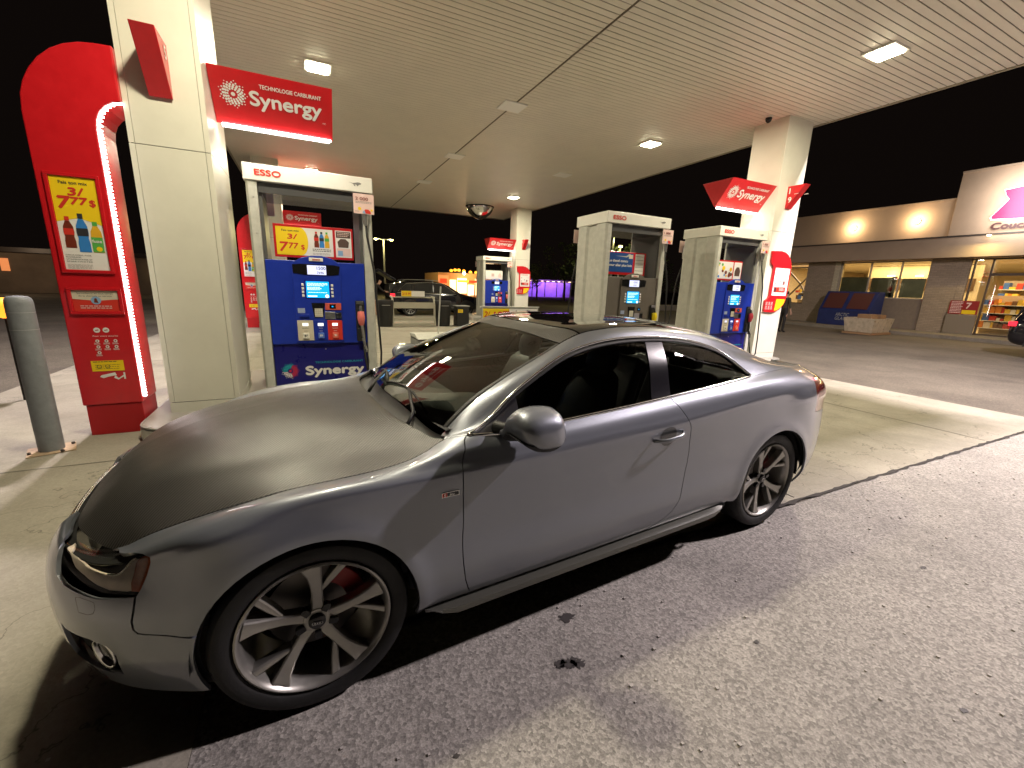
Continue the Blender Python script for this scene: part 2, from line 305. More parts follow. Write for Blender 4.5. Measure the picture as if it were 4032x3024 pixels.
def build_surfaces():
    S = {}
    us = np.arange(0, 4.9001, .01); vs = np.arange(0, .8001, .008)
    rs = [rowcurve(k, us) for _, k in ROWS_SIDE]
    cr7 = dict(ROWS_SIDE)['r7']
    uc = np.arange(1.40, 4.3001, .01); uh = np.arange(.40, 1.4001, .01)
    rc = []
    for n, k in ROWS_CAB:
        if n == 'r7': rc.append(rowcurve(cr7, uc))
        elif n == 'c8': rc.append(None)
        else: rc.append(rowcurve(k, uc))
    c8 = .5 * (rc[0] + rc[2]); c8[:, 1] += .012 * np.clip(np.linalg.norm(rc[2] - rc[0], axis=1) / .35, 0, 1); c8[:, 2] += .004; rc[1] = c8
    rh = [rowcurve(cr7 if n == 'r7' else k, uh) for n, k in ROWS_HOOD]
    # ghost rows make the side and the upper surfaces share their slope along r7
    gh = rs[-1] + (rs[-1] - rs[-2]) * .8
    ih = slice(40, 140); gh[140:430] = .65 * rs[-1][140:430] + .35 * rc[1][:290]
    gh[380:430] = rc[1][240:290] * 1.0
    A = lofted(rs + [gh], VS + [.9], us, vs)
    A = gauss1(A, 3.0, 0)
    A[0, :, 1] = 0; A[-1, :, 1] = 0
    dx, dz = A[..., 0], A[..., 2]
    for cxw in (.875, 3.626):
        r = np.hypot(dx - cxw, dz - .335)
        A[..., 1] += .010 * np.exp(-((r - .372) / .045) ** 2) * np.clip((dz - .15) / .2, 0, 1)
    S['side'] = (us, vs, A)
    s6c = rowcurve(dict(ROWS_SIDE)['s6'], uc)
    vc = np.arange(0, 1.0001, .01)
    B = lofted([s6c] + rc + [rc[-1] * [1, 0, 1] + (rc[-1] - rc[-2]) * [.6, 1, -.6] * .5], [-.1] + VC + [1.2], uc, vc)
    B = gauss1(B, 2.5, 0)
    B[:, -1, 1] = 0
    S['cab'] = (uc, vc, B)
    vh = np.arange(0, .6601, .01)
    Hh = lofted(rh, VH, uh, vh)
    Hh = gauss1(gauss1(Hh, 3.0, 0), 1.2, 1)
    Hh[:, -1, 1] = 0
    S['hood'] = (uh, vh, Hh)
    # weld the shared line r7
    n = min(len(uc), 290)
    S['cab'][2][:n, 0] = A[140:140+n, -1]
    S['hood'][2][:, 0] = A[40:141, -1]
    return S

def surf_normals(A):
    du = np.gradient(A, axis=0); dv = np.gradient(A, axis=1)
    N = np.cross(du, dv); N /= np.linalg.norm(N, axis=2, keepdims=True) + 1e-12
    return N
def bil(A, us, vs, u, v):
    fu = np.clip((u - us[0]) / (us[1] - us[0]), 0, len(us) - 1.001); fv = np.clip((v - vs[0]) / (vs[1] - vs[0]), 0, len(vs) - 1.001)
    i = fu.astype(int); j = fv.astype(int); a = (fu - i)[:, None]; b = (fv - j)[:, None]
    return A[i, j]*(1-a)*(1-b) + A[i+1, j]*a*(1-b) + A[i, j+1]*(1-a)*b + A[i+1, j+1]*a*b

# ================================================================== lights
def area(parent, x, y, z, col, p, size=.35, spread=math.pi, rot=(0,0,0), name='lamp_light', sy=None):
    l = bpy.data.lights.new(name, 'AREA'); l.energy = p; l.color = col; l.size = size; l.shape = 'RECTANGLE' if sy else 'SQUARE'
    if sy: l.size_y = sy
    l.spread = spread
    o = bpy.data.objects.new(name, l); COL.objects.link(o); o.location = (x, y, z); o.rotation_euler = rot; o.parent = parent; return o
HOLD = ('lower left-hand end of the roof', )
LLAB = {0: 'nearest lit square lamp in the canopy ceiling, toward its right edge', 1: 'lit square ceiling lamp on the right, second of its row from the camera',
        2: 'lit square ceiling lamp just above and right of the big red fuel sign', 3: 'lit square ceiling lamp straight above the bonnet of the grey coupe',
        4: 'farthest lit ceiling lamp, close to the far right-hand column', 5: 'small lit ceiling lamp seen just over the header of dispenser 5'}
for i, (x, y, c, p) in enumerate(LIT):
    t = thing('canopy_lamp', LLAB[i], 'ceiling lamp', (x, y, CANOPY_Z), group='lit lamps in the canopy ceiling')
    MB().box(-.21,.21,-.21,.21,-.030,-.001).build('housing', M_WHITE, t, bevel=.008)
    MB().box(-.165,.165,-.165,.165,-.050,-.031).build('lens', M_LAMP, t, bevel=.012)
    area(t, 0, 0, -.06, c, p, .32)
DL = ['unlit square cover plate on the ceiling seam, nearest of the three', 'unlit square cover plate on the ceiling seam, middle one of three', 'unlit square cover plate on the ceiling seam, farthest of the three', 'unlit square cover plate on the ceiling to the right of the seam']
for i, (x, y) in enumerate(DARK):
    t = thing('cover_plate', DL[i], 'cover plate', (x, y, CANOPY_Z), group='unlit cover plates in the canopy ceiling')
    MB().box(-.24,.24,-.22,.22,-.022,-.001).build('plate', mat('plate_white', (.85,.85,.82), .45), t, bevel=.005)

# ================================================================== ground
def ground_mat(name, c1, c2, scale, agg, aggscale, rough=.85, bump=.5, stain=.35, crack=False):
    m = bpy.data.materials.new(name); m.use_nodes = True; MATS[name] = m; N = m.node_tree.nodes; L = m.node_tree.links; b = N['Principled BSDF']; b.inputs['Roughness'].default_value = rough
    tc = N.new('ShaderNodeTexCoord')
    n1 = N.new('ShaderNodeTexNoise'); n1.inputs['Scale'].default_value = scale; n1.inputs['Detail'].default_value = 9; n1.inputs['Roughness'].default_value = .62; L.new(tc.outputs['Object'], n1.inputs[0])
    r1 = N.new('ShaderNodeValToRGB'); r1.color_ramp.elements[0].position = .32; r1.color_ramp.elements[1].position = .68; r1.color_ramp.elements[0].color = (*c1,1); r1.color_ramp.elements[1].color = (*c2,1); L.new(n1.outputs[0], r1.inputs[0])
    v = N.new('ShaderNodeTexVoronoi'); v.inputs['Scale'].default_value = aggscale; L.new(tc.outputs['Object'], v.inputs[0])
    vc = N.new('ShaderNodeSeparateColor'); L.new(v.outputs['Color'], vc.inputs[0])
    mr = N.new('ShaderNodeMapRange'); mr.inputs[3].default_value = 1-agg; mr.inputs[4].default_value = 1+agg; L.new(vc.outputs[0], mr.inputs[0])
    f = N.new('ShaderNodeTexNoise'); f.inputs['Scale'].default_value = aggscale*1.7; f.inputs['Detail'].default_value = 3; L.new(tc.outputs['Object'], f.inputs[0])
    mf = N.new('ShaderNodeMapRange'); mf.inputs[1].default_value = .3; mf.inputs[2].default_value = .7; mf.inputs[3].default_value = 1-agg*.8; mf.inputs[4].default_value = 1+agg*.6; L.new(f.outputs[0], mf.inputs[0])
    st = N.new('ShaderNodeTexNoise'); st.inputs['Scale'].default_value = .9; st.inputs['Detail'].default_value = 8; st.inputs['Roughness'].default_value = .7; st.inputs['Distortion'].default_value = .6
    mpp = N.new('ShaderNodeMapping'); mpp.inputs['Location'].default_value = (3.3,1.7,0); L.new(tc.outputs['Object'], mpp.inputs[0]); L.new(mpp.outputs[0], st.inputs[0])
    ms = N.new('ShaderNodeMapRange'); ms.inputs[1].default_value = .50; ms.inputs[2].default_value = .72; ms.inputs[3].default_value = 1; ms.inputs[4].default_value = 1-stain; L.new(st.outputs[0], ms.inputs[0])
    m1 = N.new('ShaderNodeMath'); m1.operation = 'MULTIPLY'; L.new(mr.outputs[0], m1.inputs[0]); L.new(mf.outputs[0], m1.inputs[1])
    m2 = N.new('ShaderNodeMath'); m2.operation = 'MULTIPLY'; L.new(m1.outputs[0], m2.inputs[0]); L.new(ms.outputs[0], m2.inputs[1])
    last = m2
    if crack:
        wv = N.new('ShaderNodeTexNoise'); wv.inputs['Scale'].default_value = .55; wv.inputs['Detail'].default_value = 7; wv.inputs['Roughness'].default_value = .55; L.new(tc.outputs['Object'], wv.inputs[0])
        sb = N.new('ShaderNodeMath'); sb.operation = 'SUBTRACT'; sb.inputs[1].default_value = .5; L.new(wv.outputs[0], sb.inputs[0])
        ab = N.new('ShaderNodeMath'); ab.operation = 'ABSOLUTE'; L.new(sb.outputs[0], ab.inputs[0])
        cr = N.new('ShaderNodeMapRange'); cr.inputs[1].default_value = 0; cr.inputs[2].default_value = .0022; cr.inputs[3].default_value = .45; cr.inputs[4].default_value = 1; L.new(ab.outputs[0], cr.inputs[0])
        m3 = N.new('ShaderNodeMath'); m3.operation = 'MULTIPLY'; L.new(last.outputs[0], m3.inputs[0]); L.new(cr.outputs[0], m3.inputs[1]); last = m3
    sc_ = N.new('ShaderNodeVectorMath'); sc_.operation = 'SCALE'; L.new(r1.outputs[0], sc_.inputs[0]); L.new(last.outputs[0], sc_.inputs['Scale']); L.new(sc_.outputs[0], b.inputs['Base Color'])
    bp = N.new('ShaderNodeBump'); bp.inputs['Strength'].default_value = bump; bp.inputs['Distance'].default_value = .004
    ad = N.new('ShaderNodeMath'); ad.operation = 'ADD'; L.new(v.outputs['Distance'], ad.inputs[0]); L.new(f.outputs[0], ad.inputs[1]); L.new(ad.outputs[0], bp.inputs['Height']); L.new(bp.outputs[0], b.inputs['Normal'])
    return m
G_ASPH = ground_mat('worn_asphalt', (.235,.22,.20), (.32,.30,.27), 1.3, .34, 85, bump=.35, stain=.22)
G_CONC = ground_mat('concrete_slab', (.255,.235,.185), (.345,.32,.26), .9, .07, 70, bump=.15, stain=.30, crack=True)
G_ROAD = ground_mat('dark_asphalt', (.085,.072,.056), (.15,.13,.10), .5, .25, 60, bump=.5, stain=.3)
G_GRASS = ground_mat('dark_grass', (.03,.035,.018), (.06,.06,.03), 2, .4, 30)
def sheet(name, pts, z, m):
    me = bpy.data.meshes.new(name); me.from_pydata([(x,y,z) for x,y in pts], [], [tuple(range(len(pts)))]); me.update(); return structure(link(name, me, m))
def rag(x0, x1, y, amp, n=60, seed=3):
    r = random.Random(seed); return [(x0+(x1-x0)*k/n, y + amp*(r.random()-.5)) for k in range(n+1)]
sheet('ground', [(-400,-400),(400,-400),(400,400),(-400,400)], -.012, G_ROAD)
sheet('asphalt', rag(-.45, 14.0, -7, .0) + rag(14.0, -.45, 1.70, .03, seed=5), -.006, G_ASPH)
sheet('concrete_apron', [(-3.6,-7),(-.45,-7),(-.45,1.72),(8.95,1.72),(8.95,23.2),(-3.6,23.2)], .0, G_CONC)
sheet('lawn', [(14,38),(120,38),(120,52),(14,52)], -.006, G_GRASS)
# joint between slab and asphalt, slab joints, oil stains
mb = MB(); r_ = random.Random(9); P = rag(.9, 8.95, 1.71, .014, 120, 11)
V = []; 
for x, y in P: w_ = .007+.012*r_.random()*(1 if r_.random() > .3 else 2); V += [(x, y-w_, .0012), (x, y+w_*.6, .0040)]
mb.add(V, [(2*i, 2*i+2, 2*i+3, 2*i+1) for i in range(len(P)-1)])
structure(mb.build('pavement_joint', mat('joint_dirt', (.035,.030,.027), .9)))
mb = MB()
for x in (-.2, 3.35, 6.9): mb.box(x-.004, x+.004, 1.75, 23.1, .0015, .0035)
for y in (4.4, 9.6, 13.9, 18.0): mb.box(-3.55, 8.9, y-.004, y+.004, .0045, .0060)
structure(mb.build('slab_joint', mat('joint_grey', (.17,.155,.135), .9)))
def blot(mb, x, y, r, z, seed):
    q = random.Random(seed); n = 22; mb.add([(x+r*(1+.9*(q.random()-.5))*math.cos(2*math.pi*k/n), y+.7*r*(1+.9*(q.random()-.5))*math.sin(2*math.pi*k/n), z) for k in range(n)], [tuple(range(n))])
for nm, L_ in (('oil_stain', ((1.03,1.42,.035),(.90,1.20,.040),(.93,1.185,.03),(.865,1.215,.025),(2.2,.4,.015),(1.75,.95,.012),(.35,1.05,.010),(3.2,.9,.02))),):
    mb = MB()
    for i, (x, y, r) in enumerate(L_): blot(mb, x, y, r, -.0035, i)
    structure(mb.build(nm, mat('oil_dark', (.045,.040,.038), .6)))
mb = MB(); q = random.Random(4)
for k in range(260):
    x = -1+7*q.random(); y = .2+1.45*q.random(); r = .002+.004*q.random(); mb.box(x-r, x+r, y-r, y+r, -.006, -.006+r*1.2, Matrix.Rotation(0,4,'Z'))
o = mb.build('gravel', mat('grit', (.42,.39,.36), .8)); o['kind'] = 'stuff'; o['label'] = 'loose grit scattered on the worn asphalt beside the coupe'; 

# ================================================================== canopy
cn = thing('canopy', 'large flat filling station canopy with a ribbed beige ceiling', 'canopy', (4.0, 11.0, 5.0))
mb = MB(); CX0, CX1, CY0, CY1 = -1.72, 9.85, .64, 22.0; P_ = .1128; y = CY0+.06
loc = lambda mb: mb
segs = ((CX0+.05, 3.905), (3.945, CX1-.05))
while y + P_ < CY1-.05:
    for a, b in segs: mb.box(a-4, b-4, y-11+.007, y+P_-11-.007, 0, .004)
    y += P_
mb.build('ceiling_slats', mat('soffit_paint', (.74,.70,.60), .42, var=.05, vscale=1.5), cn)
MB().box(CX0-4, CX1-4, CY0-11, CY1-11, .022, .9).build('roof_slab', mat('joint_shadow_paint', (.30,.27,.20), .7), cn)
mb = MB()
for a in ((CX0-4, CX0-4+.05, CY0-11, CY1-11), (CX1-4-.05, CX1-4, CY0-11, CY1-11), (CX0-4+.05, CX1-4-.05, CY0-11, CY0-11+.055), (CX0-4+.05, CX1-4-.05, CY1-11-.05, CY1-11)): mb.box(*a, -.018, .95)
mb.build('edge_trim', mat('edge_beige', (.30,.27,.20), .5), cn)
mb = MB(); mb.box(3.918-4, 3.932-4, CY0-11+.06, CY1-11-.06, -.002, .012); mb.build('seam_strip', mat('seam_dark', (.16,.135,.095), .6), cn)
dm = thing('dome_mirror', 'half-dome safety mirror hanging under the far end of the ceiling', 'dome mirror', (7.37, 19.1, 5.0))
MB().lathe([(.62,-.001),(.62,-.04),(.58,-.17),(.47,-.33),(.30,-.46),(.12,-.53),(.0,-.545)], 32).build('dome', M_CHROME, dm, smooth='all')
MB().lathe([(.60,-.002),(.645,-.002),(.645,-.05),(.62,-.05)], 32, cap=False).build('rim_band', M_BLACK, dm)

# ================================================================== columns
def column(x0, x1, y0, y1, seam, label):
    t = thing('canopy_column', label, 'column', ((x0+x1)/2, (y0+y1)/2, .15), group='square canopy columns'); w, d = (x1-x0)/2, (y1-y0)/2
    MB().box(-w+.015, w-.015, -d+.015, d-.015, .0, 4.85).build('core', M_SEAM, t)
    MB().box(-w, w, -d, d, .0, .105).build('plinth', M_CREAM, t, bevel=.003)
    for a, b in ((.113, seam-.15), (seam-.15+.007, 4.849)): 
        mb = MB(); g = .0035; e = .045
        mb.box(-w+e, w-e, -d, -d+.02, a, b); mb.box(-w+e, w-e, d-.02, d, a, b); mb.box(-w, -w+.02, -d+e, d-e, a, b); mb.box(w-.02, w, -d+e, d-e, a, b)
        mb.build('cladding', M_CREAM, t)
        mb = MB()
        for sx in (-1,1):
            for sy in (-1,1):
                X0, X1 = sorted((sx*w, sx*(w-e+g))); Y0, Y1 = sorted((sy*d, sy*(d-e+g))); mb.box(X0, X1, Y0, Y1, a, b)
        mb.build('corner_trim', M_CREAM, t)
    return t
column(-1.34, -.73, 5.25, 6.35, 2.68, 'near left cream canopy column carrying the big red fuel sign')
column(8.83, 9.60, 6.05, 6.80, 2.84, 'cream canopy column behind dispenser 1, with the red payment board')
column(8.89, 9.61, 18.3, 19.0, 2.75, 'far right cream canopy column under the farthest ceiling lamp')
column(-1.20, -.50, 15.5, 16.5, 2.75, 'far left cream canopy column seen through the frame of dispenser 5')
cm = thing('ceiling_camera', 'small round security camera beside the top of the right column', 'camera', (8.55, 6.3, 5.0))
MB().lathe([(.06,-.001),(.06,-.05),(.05,-.09),(.02,-.12),(.0,-.125)], 16).build('dome', M_BLKG, cm, smooth=True); MB().lathe([(.075,-.001),(.075,-.03),(.06,-.03)], 16, cap=False).build('collar', M_WHITE, cm)

# ================================================================== red signs
W_ = lambda a: M_PAPER
def fuel_sign(loc, Ln, h, d, label, led=1.6, num=True, k=1.0):
    t = thing('fuel_sign', label, 'sign', loc, group='red wedge-shaped fuel signs on the columns')
    MB().prism([(-d, h), (d, h), (.012, 0), (-.012, 0)], -Ln, 0, 'x').build('sign_box', M_RED, t, bevel=.004)
    MB().box(-Ln+.05, -.02, -.030, .0, -.020, -.002).build('light_strip', M_LED, t)
    mb = MB(); n = int(Ln/.022)
    for i in range(n):
        x = -Ln+.05+(Ln-.08)*i/n; mb.box(x, x+.008, -.036, .004, -.034, -.012)
    mb.build('light_beads', M_LED, t)
    ll = area(t, -Ln/2, -.02, -.05, (1,.97,.94), led, Ln*.9, sy=.03, name='strip_glow')
    U = Vector((0, -(d-.012), h)); 
    for s in (1,-1):
        fr = frame((-Ln if s == 1 else 0, -.013*s, 0), (s,0,0), (0, -(d-.012)*s, h)); p = Plate(fr); H_ = U.length
        p.dots(Ln*.17, H_*.56, H_*.255, lambda a: M_PAPER)
        p.text('TECHNOLOGIE CARBURANT', Ln*.385, H_*.745, H_*.070, M_PAPER, w=Ln*.515, bold=.0011)
        p.text('Synergy', Ln*.30, H_*.43, H_*.25, M_PAPER, w=Ln*.60, bold=.0055); p.text('MC', Ln*.91, H_*.30, H_*.03, M_PAPER)
        p.build(t)
    return t
fuel_sign((.40, 5.82, 3.12), 1.125, .42, .33, 'big red fuel additive sign nearest the camera, above dispenser 5')
fuel_sign((8.825, 6.44, 3.23), 1.30, .48, .36, 'red fuel additive sign on the column behind dispenser 1')
fuel_sign((8.88, 18.65, 3.15), 1.30, .46, .36, 'small distant red fuel additive sign on the far right column')
fuel_sign((.60, 16.0, 3.20), 1.09, .40, .33, 'red sign on the far left column, seen through dispenser 5')
def number_sign(loc, txt, label, ext=.35, h=.43, w=.085):
    t = thing('number_sign', label, 'sign', loc, group='small red pump number signs')
    MB().prism([(0,h),(-ext,h),(-.03,0),(0,0)], -w, w, 'x').build('sign_box', M_RED, t, bevel=.004)
    for s in (1,-1):
        p = Plate(frame((s*w, 0 if s == -1 else -ext, 0), (0,s,0), (0,0,1)))
        for i, q in enumerate(txt): p.text(q, .045 if s == -1 else ext-.13, h*(.66-.40*i), h*.24, M_PAPER, bold=.003)
        if len(txt) > 1: p.rect(.15 if s == -1 else .02, .24 if s == -1 else .11, h*.60, h*.62, M_PAPER)
        p.build(t)
    return t
number_sign((-1.055, 5.249, 3.09), ['5'], 'small red number 5 sign on the front of the near left column')
number_sign((9.215, 6.049, 3.30), ['1','9'], 'small red number sign reading 1 and 9 on the right column')
number_sign((9.26, 18.299, 3.2), ['3'], 'tiny red number sign on the far right column')
# payment board
def pay_board(dx, y, label):
    t = thing('payment_board', label, 'sign', (dx, y, 0), group='red payment boards on the right-hand columns')
    ol = smooth_arc = [(8.925,2.445),(9.22,2.46),(9.36,2.44),(9.49,2.38),(9.585,2.28),(9.64,2.15),(9.65,2.0),(9.648,1.50),(9.62,1.40),(9.56,1.31),(9.46,1.23),(9.34,1.18),(9.22,1.165),(8.955,1.178),(8.94,1.42),(9.02,1.46),(9.055,1.52),(9.055,2.08),(9.03,2.14),(8.95,2.20),(8.935,2.25)]
    MB().prism(ol, -.045, -.001, 'y').build('board', M_RED, t, bevel=.006)
    p = Plate(FRONT(0, -.0455, 0)); p.rect(9.105, 9.60, 1.53, 2.11, M_PAPER)
    p.lines(9.15, 9.54, 2.07, M_REDINK, 2, .03, .012, lift=.003, seed=2); p.disc(9.18,1.93,.022,M_GREYP); p.disc(9.33,1.84,.022,M_GREYP); p.rect(9.42,9.455,1.76,1.84,M_INK,.003); p.rect(9.46,9.49,1.76,1.84,M_REDINK,.003); p.disc(9.17,1.79,.02,M_GREYP); p.lines(9.14,9.22,1.75,M_GREYP,3,.018,.006,.003,5)
    p.rect(9.15,9.54,1.60,1.71,M_REDINK,.003); p.rect(9.165,9.23,1.61,1.70,M_INK,.0036); p.lines(9.33,9.50,1.68,M_PAPER,3,.022,.008,.0036,6)
    p.lines(9.14,9.54,1.58,M_GREYP,2,.014,.004,.003,7)
    p.poly([(9.30,1.455),(9.60,1.455),(9.57,1.36),(9.49,1.28),(9.38,1.22),(9.28,1.20)], M_YEL, .002)
    for i in range(3):
        for j in range(2): p.ring(8.99+.09*i, 1.37-.09*j, .022, .014, M_PAPER, .003, 12); p.lines(8.96+.09*i, 9.03+.09*i, 1.335-.09*j, M_PAPER, 2, .012, .005, .003, i+j)
    p.build(t, 'print'); return t
pay_board(0, 6.049, 'red board with rounded corners and printed notice on the column beside dispenser 1')
pay_board(.02, 18.299, 'distant red payment board on the far right column beside dispenser 3')

# ================================================================== red arched end posts
def bottle(p, u, v, w, h, c, cap, lab, lift=.004):
    p.poly([(u-w*.5,v),(u+w*.5,v),(u+w*.5,v+h*.22),(u+w*.42,v+h*.36),(u+w*.5,v+h*.5),(u+w*.46,v+h*.68),(u+w*.2,v+h*.86),(u-w*.2,v+h*.86),(u-w*.46,v+h*.68),(u-w*.5,v+h*.5),(u-w*.42,v+h*.36),(u-w*.5,v+h*.22)], c, lift)
    p.rect(u-w*.22, u+w*.22, v+h*.87, v+h, cap, lift); p.rect(u-w*.47, u+w*.47, v+h*.42, v+h*.62, lab, lift+.001)
M_COLA = mat('cola_brown', (.17,.03,.015), .4); M_DBLU = mat('drink_blue', (.04,.22,.60), .4); M_TEA = mat('iced_tea', (.75,.42,.03), .4); M_LIME = mat('label_green', (.10,.42,.08), .4); M_CREAMINK = mat('beige_print', (.62,.56,.44), .5)
def offer(p, u0, u1, v0, v1, wide=False):
    """soft drink price offer, print only"""
    W0, H0 = u1-u0, v1-v0
    if not wide:
        p.rect(u0, u1, v0, v1, M_PAPER, .002)
        p.poly([(u0, v1), (u1, v1), (u1, v0+H0*.50), (u0+W0*.5, v0+H0*.57), (u0, v0+H0*.52)], M_YEL, .003)
        p.text('Fais ton mix', u0+W0*.5, v1-H0*.07, H0*.030, M_INK, w=W0*.62, align='c' if False else 'l') if False else p.text('Fais ton mix', u0+W0*.19, v1-H0*.075, H0*.032, M_INK, w=W0*.62, bold=.001)
        p.text('3/', u0+W0*.35, v1-H0*.19, H0*.080, M_REDINK, w=W0*.33, bold=.004, slant=.12)
        p.text('7', u0+W0*.08, v1-H0*.33, H0*.125, M_REDINK, w=W0*.26, bold=.006, slant=.12); p.text('77', u0+W0*.37, v1-H0*.285, H0*.075, M_REDINK, w=W0*.36, bold=.004, slant=.12); p.text('$', u0+W0*.79, v1-H0*.295, H0*.068, M_REDINK, w=W0*.13, bold=.003)
        bottle(p, u0+W0*.22, v0+H0*.24, W0*.24, H0*.34, M_COLA, M_REDINK, M_REDINK); bottle(p, u0+W0*.52, v0+H0*.20, W0*.27, H0*.42, M_DBLU, M_INK, M_INK); bottle(p, u0+W0*.82, v0+H0*.20, W0*.26, H0*.34, M_TEA, M_LIME, M_TEA)
        p.rect(u0+W0*.69, u0+W0*.95, v0+H0*.205, v0+H0*.37, M_LIME, .0055); p.text('fuze', u0+W0*.70, v0+H0*.31, H0*.033, M_PAPER, w=W0*.22, lift=.0062, bold=.001); p.disc(u0+W0*.84, v0+H0*.24, W0*.07, M_YEL, .006)
        for i, s in enumerate(('COCA-COLA, FUZE,', 'POWERADE,', 'VITAMINWATER ET', 'SMARTWATER')): p.text(s, u0+W0*.05, v0+H0*(.155-.024*i), H0*.014, M_INK, w=W0*(.58 if i != 1 else .34))
        p.lines(u0+W0*.05, u0+W0*.62, v0+H0*.055, M_GREYP, 5, H0*.011, H0*.003, .003, 3, .05)
    else:
        p.rect(u0, u1, v0, v1, M_PAPER, .002); p.rect(u0, u0+W0*.42, v0, v1, M_YEL, .003)
        n = 12; p.poly([(u0+W0*.42, v0)] + [(u0+W0*.42 + W0*.13*math.cos(math.pi*(k/n-.5)), v0+H0*.5+H0*.5*math.sin(math.pi*(k/n-.5))) for k in range(n+1)], M_YEL, .0032)
        p.text('Fais ton mix', u0+W0*.10, v1-H0*.16, H0*.07, M_INK, w=W0*.30, bold=.0006); p.text('3/', u0+W0*.19, v1-H0*.42, H0*.17, M_REDINK, w=W0*.16, bold=.003, slant=.12)
        p.text('7', u0+W0*.04, v0+H0*.13, H0*.33, M_REDINK, w=W0*.14, bold=.004, slant=.12); p.text('77', u0+W0*.20, v0+H0*.24, H0*.20, M_REDINK, w=W0*.16, bold=.003, slant=.12); p.text('$', u0+W0*.42, v0+H0*.22, H0*.17, M_REDINK, w=W0*.06, bold=.002)
        for i, (c, cap, lb) in enumerate(((M_COLA, M_REDINK, M_REDINK), (M_DBLU, M_INK, M_INK), (M_TEA, M_LIME, M_LIME))): bottle(p, u0+W0*(.70+.095*i), v0+H0*.32, W0*.085, H0*.58, c, cap, lb)
        p.lines(u0+W0*.62, u0+W0*.97, v0+H0*.24, M_INK, 2, H0*.06, H0*.025, .003, 4); p.lines(u0+W0*.62, u0+W0*.97, v0+H0*.10, M_GREYP, 2, H0*.04, H0*.012, .003, 5)
def end_post():
    t = thing('arched_post', 'tall glossy red arched post with drink offer and white light strip, beside the near column', 'display post', (-1.76, 5.2, 0), group='red arched posts at the island ends')
    O_ = [(-1.535,.30),(-1.985,.30),(-1.992,2.80),(-1.98,2.93),(-1.95,3.03),(-1.90,3.13),(-1.835,3.22),(-1.75,3.30),(-1.66,3.355),(-1.56,3.39),(-1.46,3.405),(-1.342,3.41),(-1.342,2.985),(-1.40,2.975),(-1.455,2.94),(-1.50,2.885),(-1.525,2.82),(-1.535,2.74)]
    sh = lambda P: [(x+1.76, z) for x, z in P]
    MB().prism(sh(O_), 0, .44, 'y').build('post', M_RED, t, bevel=.012, seg=3)
    MB().box(-.205, .215, .01, .43, 0, .298).build('base', mat('red_base', (.42,.010,.014), .45), t, bevel=.004)
    strip = [(-1.535,.36),(-1.535,2.74),(-1.523,2.82),(-1.497,2.885),(-1.452,2.94),(-1.398,2.975),(-1.345,2.984)]
    S_ = sh(strip); mb = MB(); mb.tube([(x+.006, .035, z) for x, z in S_], .010, 8); mb.build('light_strip', M_LED, t, smooth='all')
    mb = MB(); L0 = 0
    pts = [];
    for (xa, za), (xb, zb) in zip(S_, S_[1:]):
        d = math.hypot(xb-xa, zb-za); n = max(1, int(d/.03))
        for k in range(n): pts.append((xa+(xb-xa)*k/n, za+(zb-za)*k/n))
    for x, z in pts: mb.box(x+.004, x+.030, .028, .042, z-.006, z+.006)
    mb.build('light_beads', M_LED, t)
    area(t, .26, .04, 1.6, (1,.97,.96), 4, 2.4, sy=.03, rot=(0, math.radians(-90), 0), name='strip_glow')
    for a, b, c, d in ((-.175,.185,1.528,2.36), (-.175,.205,1.16,1.405)):
        mb = MB(); f = .028
        mb.box(a, b, -.016, -.001, d-f, d); mb.box(a, b, -.016, -.001, c, c+f); mb.box(a, a+f, -.016, -.001, c+f, d-f); mb.box(b-f, b, -.016, -.001, c+f, d-f); mb.build('frame', M_RED, t, bevel=.004)
    p = Plate(FRONT(0, -.001, 0)); offer(p, -.145, .155, 1.558, 2.330)
    p.rect(-.145, .175, 1.19, 1.375, M_REDINK, .002); p.poly([(-.145,1.375),(.175,1.375),(.175,1.30),(.015,1.285),(-.145,1.30)], M_CREAMINK, .003)
    p.text('Surveillance en tout temps', -.11, 1.345, .014, M_INK, w=.25); p.text('de la clientele au service', -.10, 1.322, .012, M_INK, w=.23); p.disc(.015, 1.288, .036, mat('badge_blue', (.25,.42,.65), .4), .004, 20); p.poly([(.0,1.27),(.03,1.265),(.02,1.31),(.005,1.305)], M_COLA, .005); p.lines(-.10,.13,1.235,M_PAPER,2,.018,.005,.004,3)
    for i, x in enumerate((-.02,.045)): p.disc(x, 1.016, .024, M_PAPER, .002, 18); p.poly([(x-.012,1.01),(x+.014,1.014),(x+.012,1.022),(x-.012,1.018)], M_REDD, .003)
    p.text('Pour votre securite', -.055, .955, .014, M_PAPER, w=.18)
    for i in range(3):
        for j in range(3):
            if j == 2 and i > 0: continue
            p.disc(-.03+.065*i, .915-.055*j, .014, M_PAPER, .002, 14); p.disc(-.03+.065*i, .915-.055*j, .007, M_REDD, .003, 8); p.lines(-.055+.065*i, -.008+.065*i, .893-.055*j, M_PAPER, 2, .009, .004, .002, i+3*j)
    p.rect(-.105,.13,.628,.728,M_YEL,.002); p.lines(-.09,.12,.715,M_INK,1,.01,.006,.003,2); p.lines(-.08,.11,.685,M_INK,3,.018,.003,.003,8); p.ring(-.05,.672,.018,.014,M_INK,.003,12); p.ring(.01,.672,.018,.014,M_INK,.003,12)
    p.poly([(-.06,.575),(-.045,.590),(.055,.612),(.065,.585),(.0,.572),(-.035,.560)], M_PAPER, .002); p.poly([(.055,.583),(.075,.555),(.115,.585),(.115,.61),(.128,.61),(.128,.545),(.115,.545),(.115,.57),(.072,.540),(.04,.560)], M_PAPER, .002)
    p.build(t, 'print')
    return t
ep = end_post()
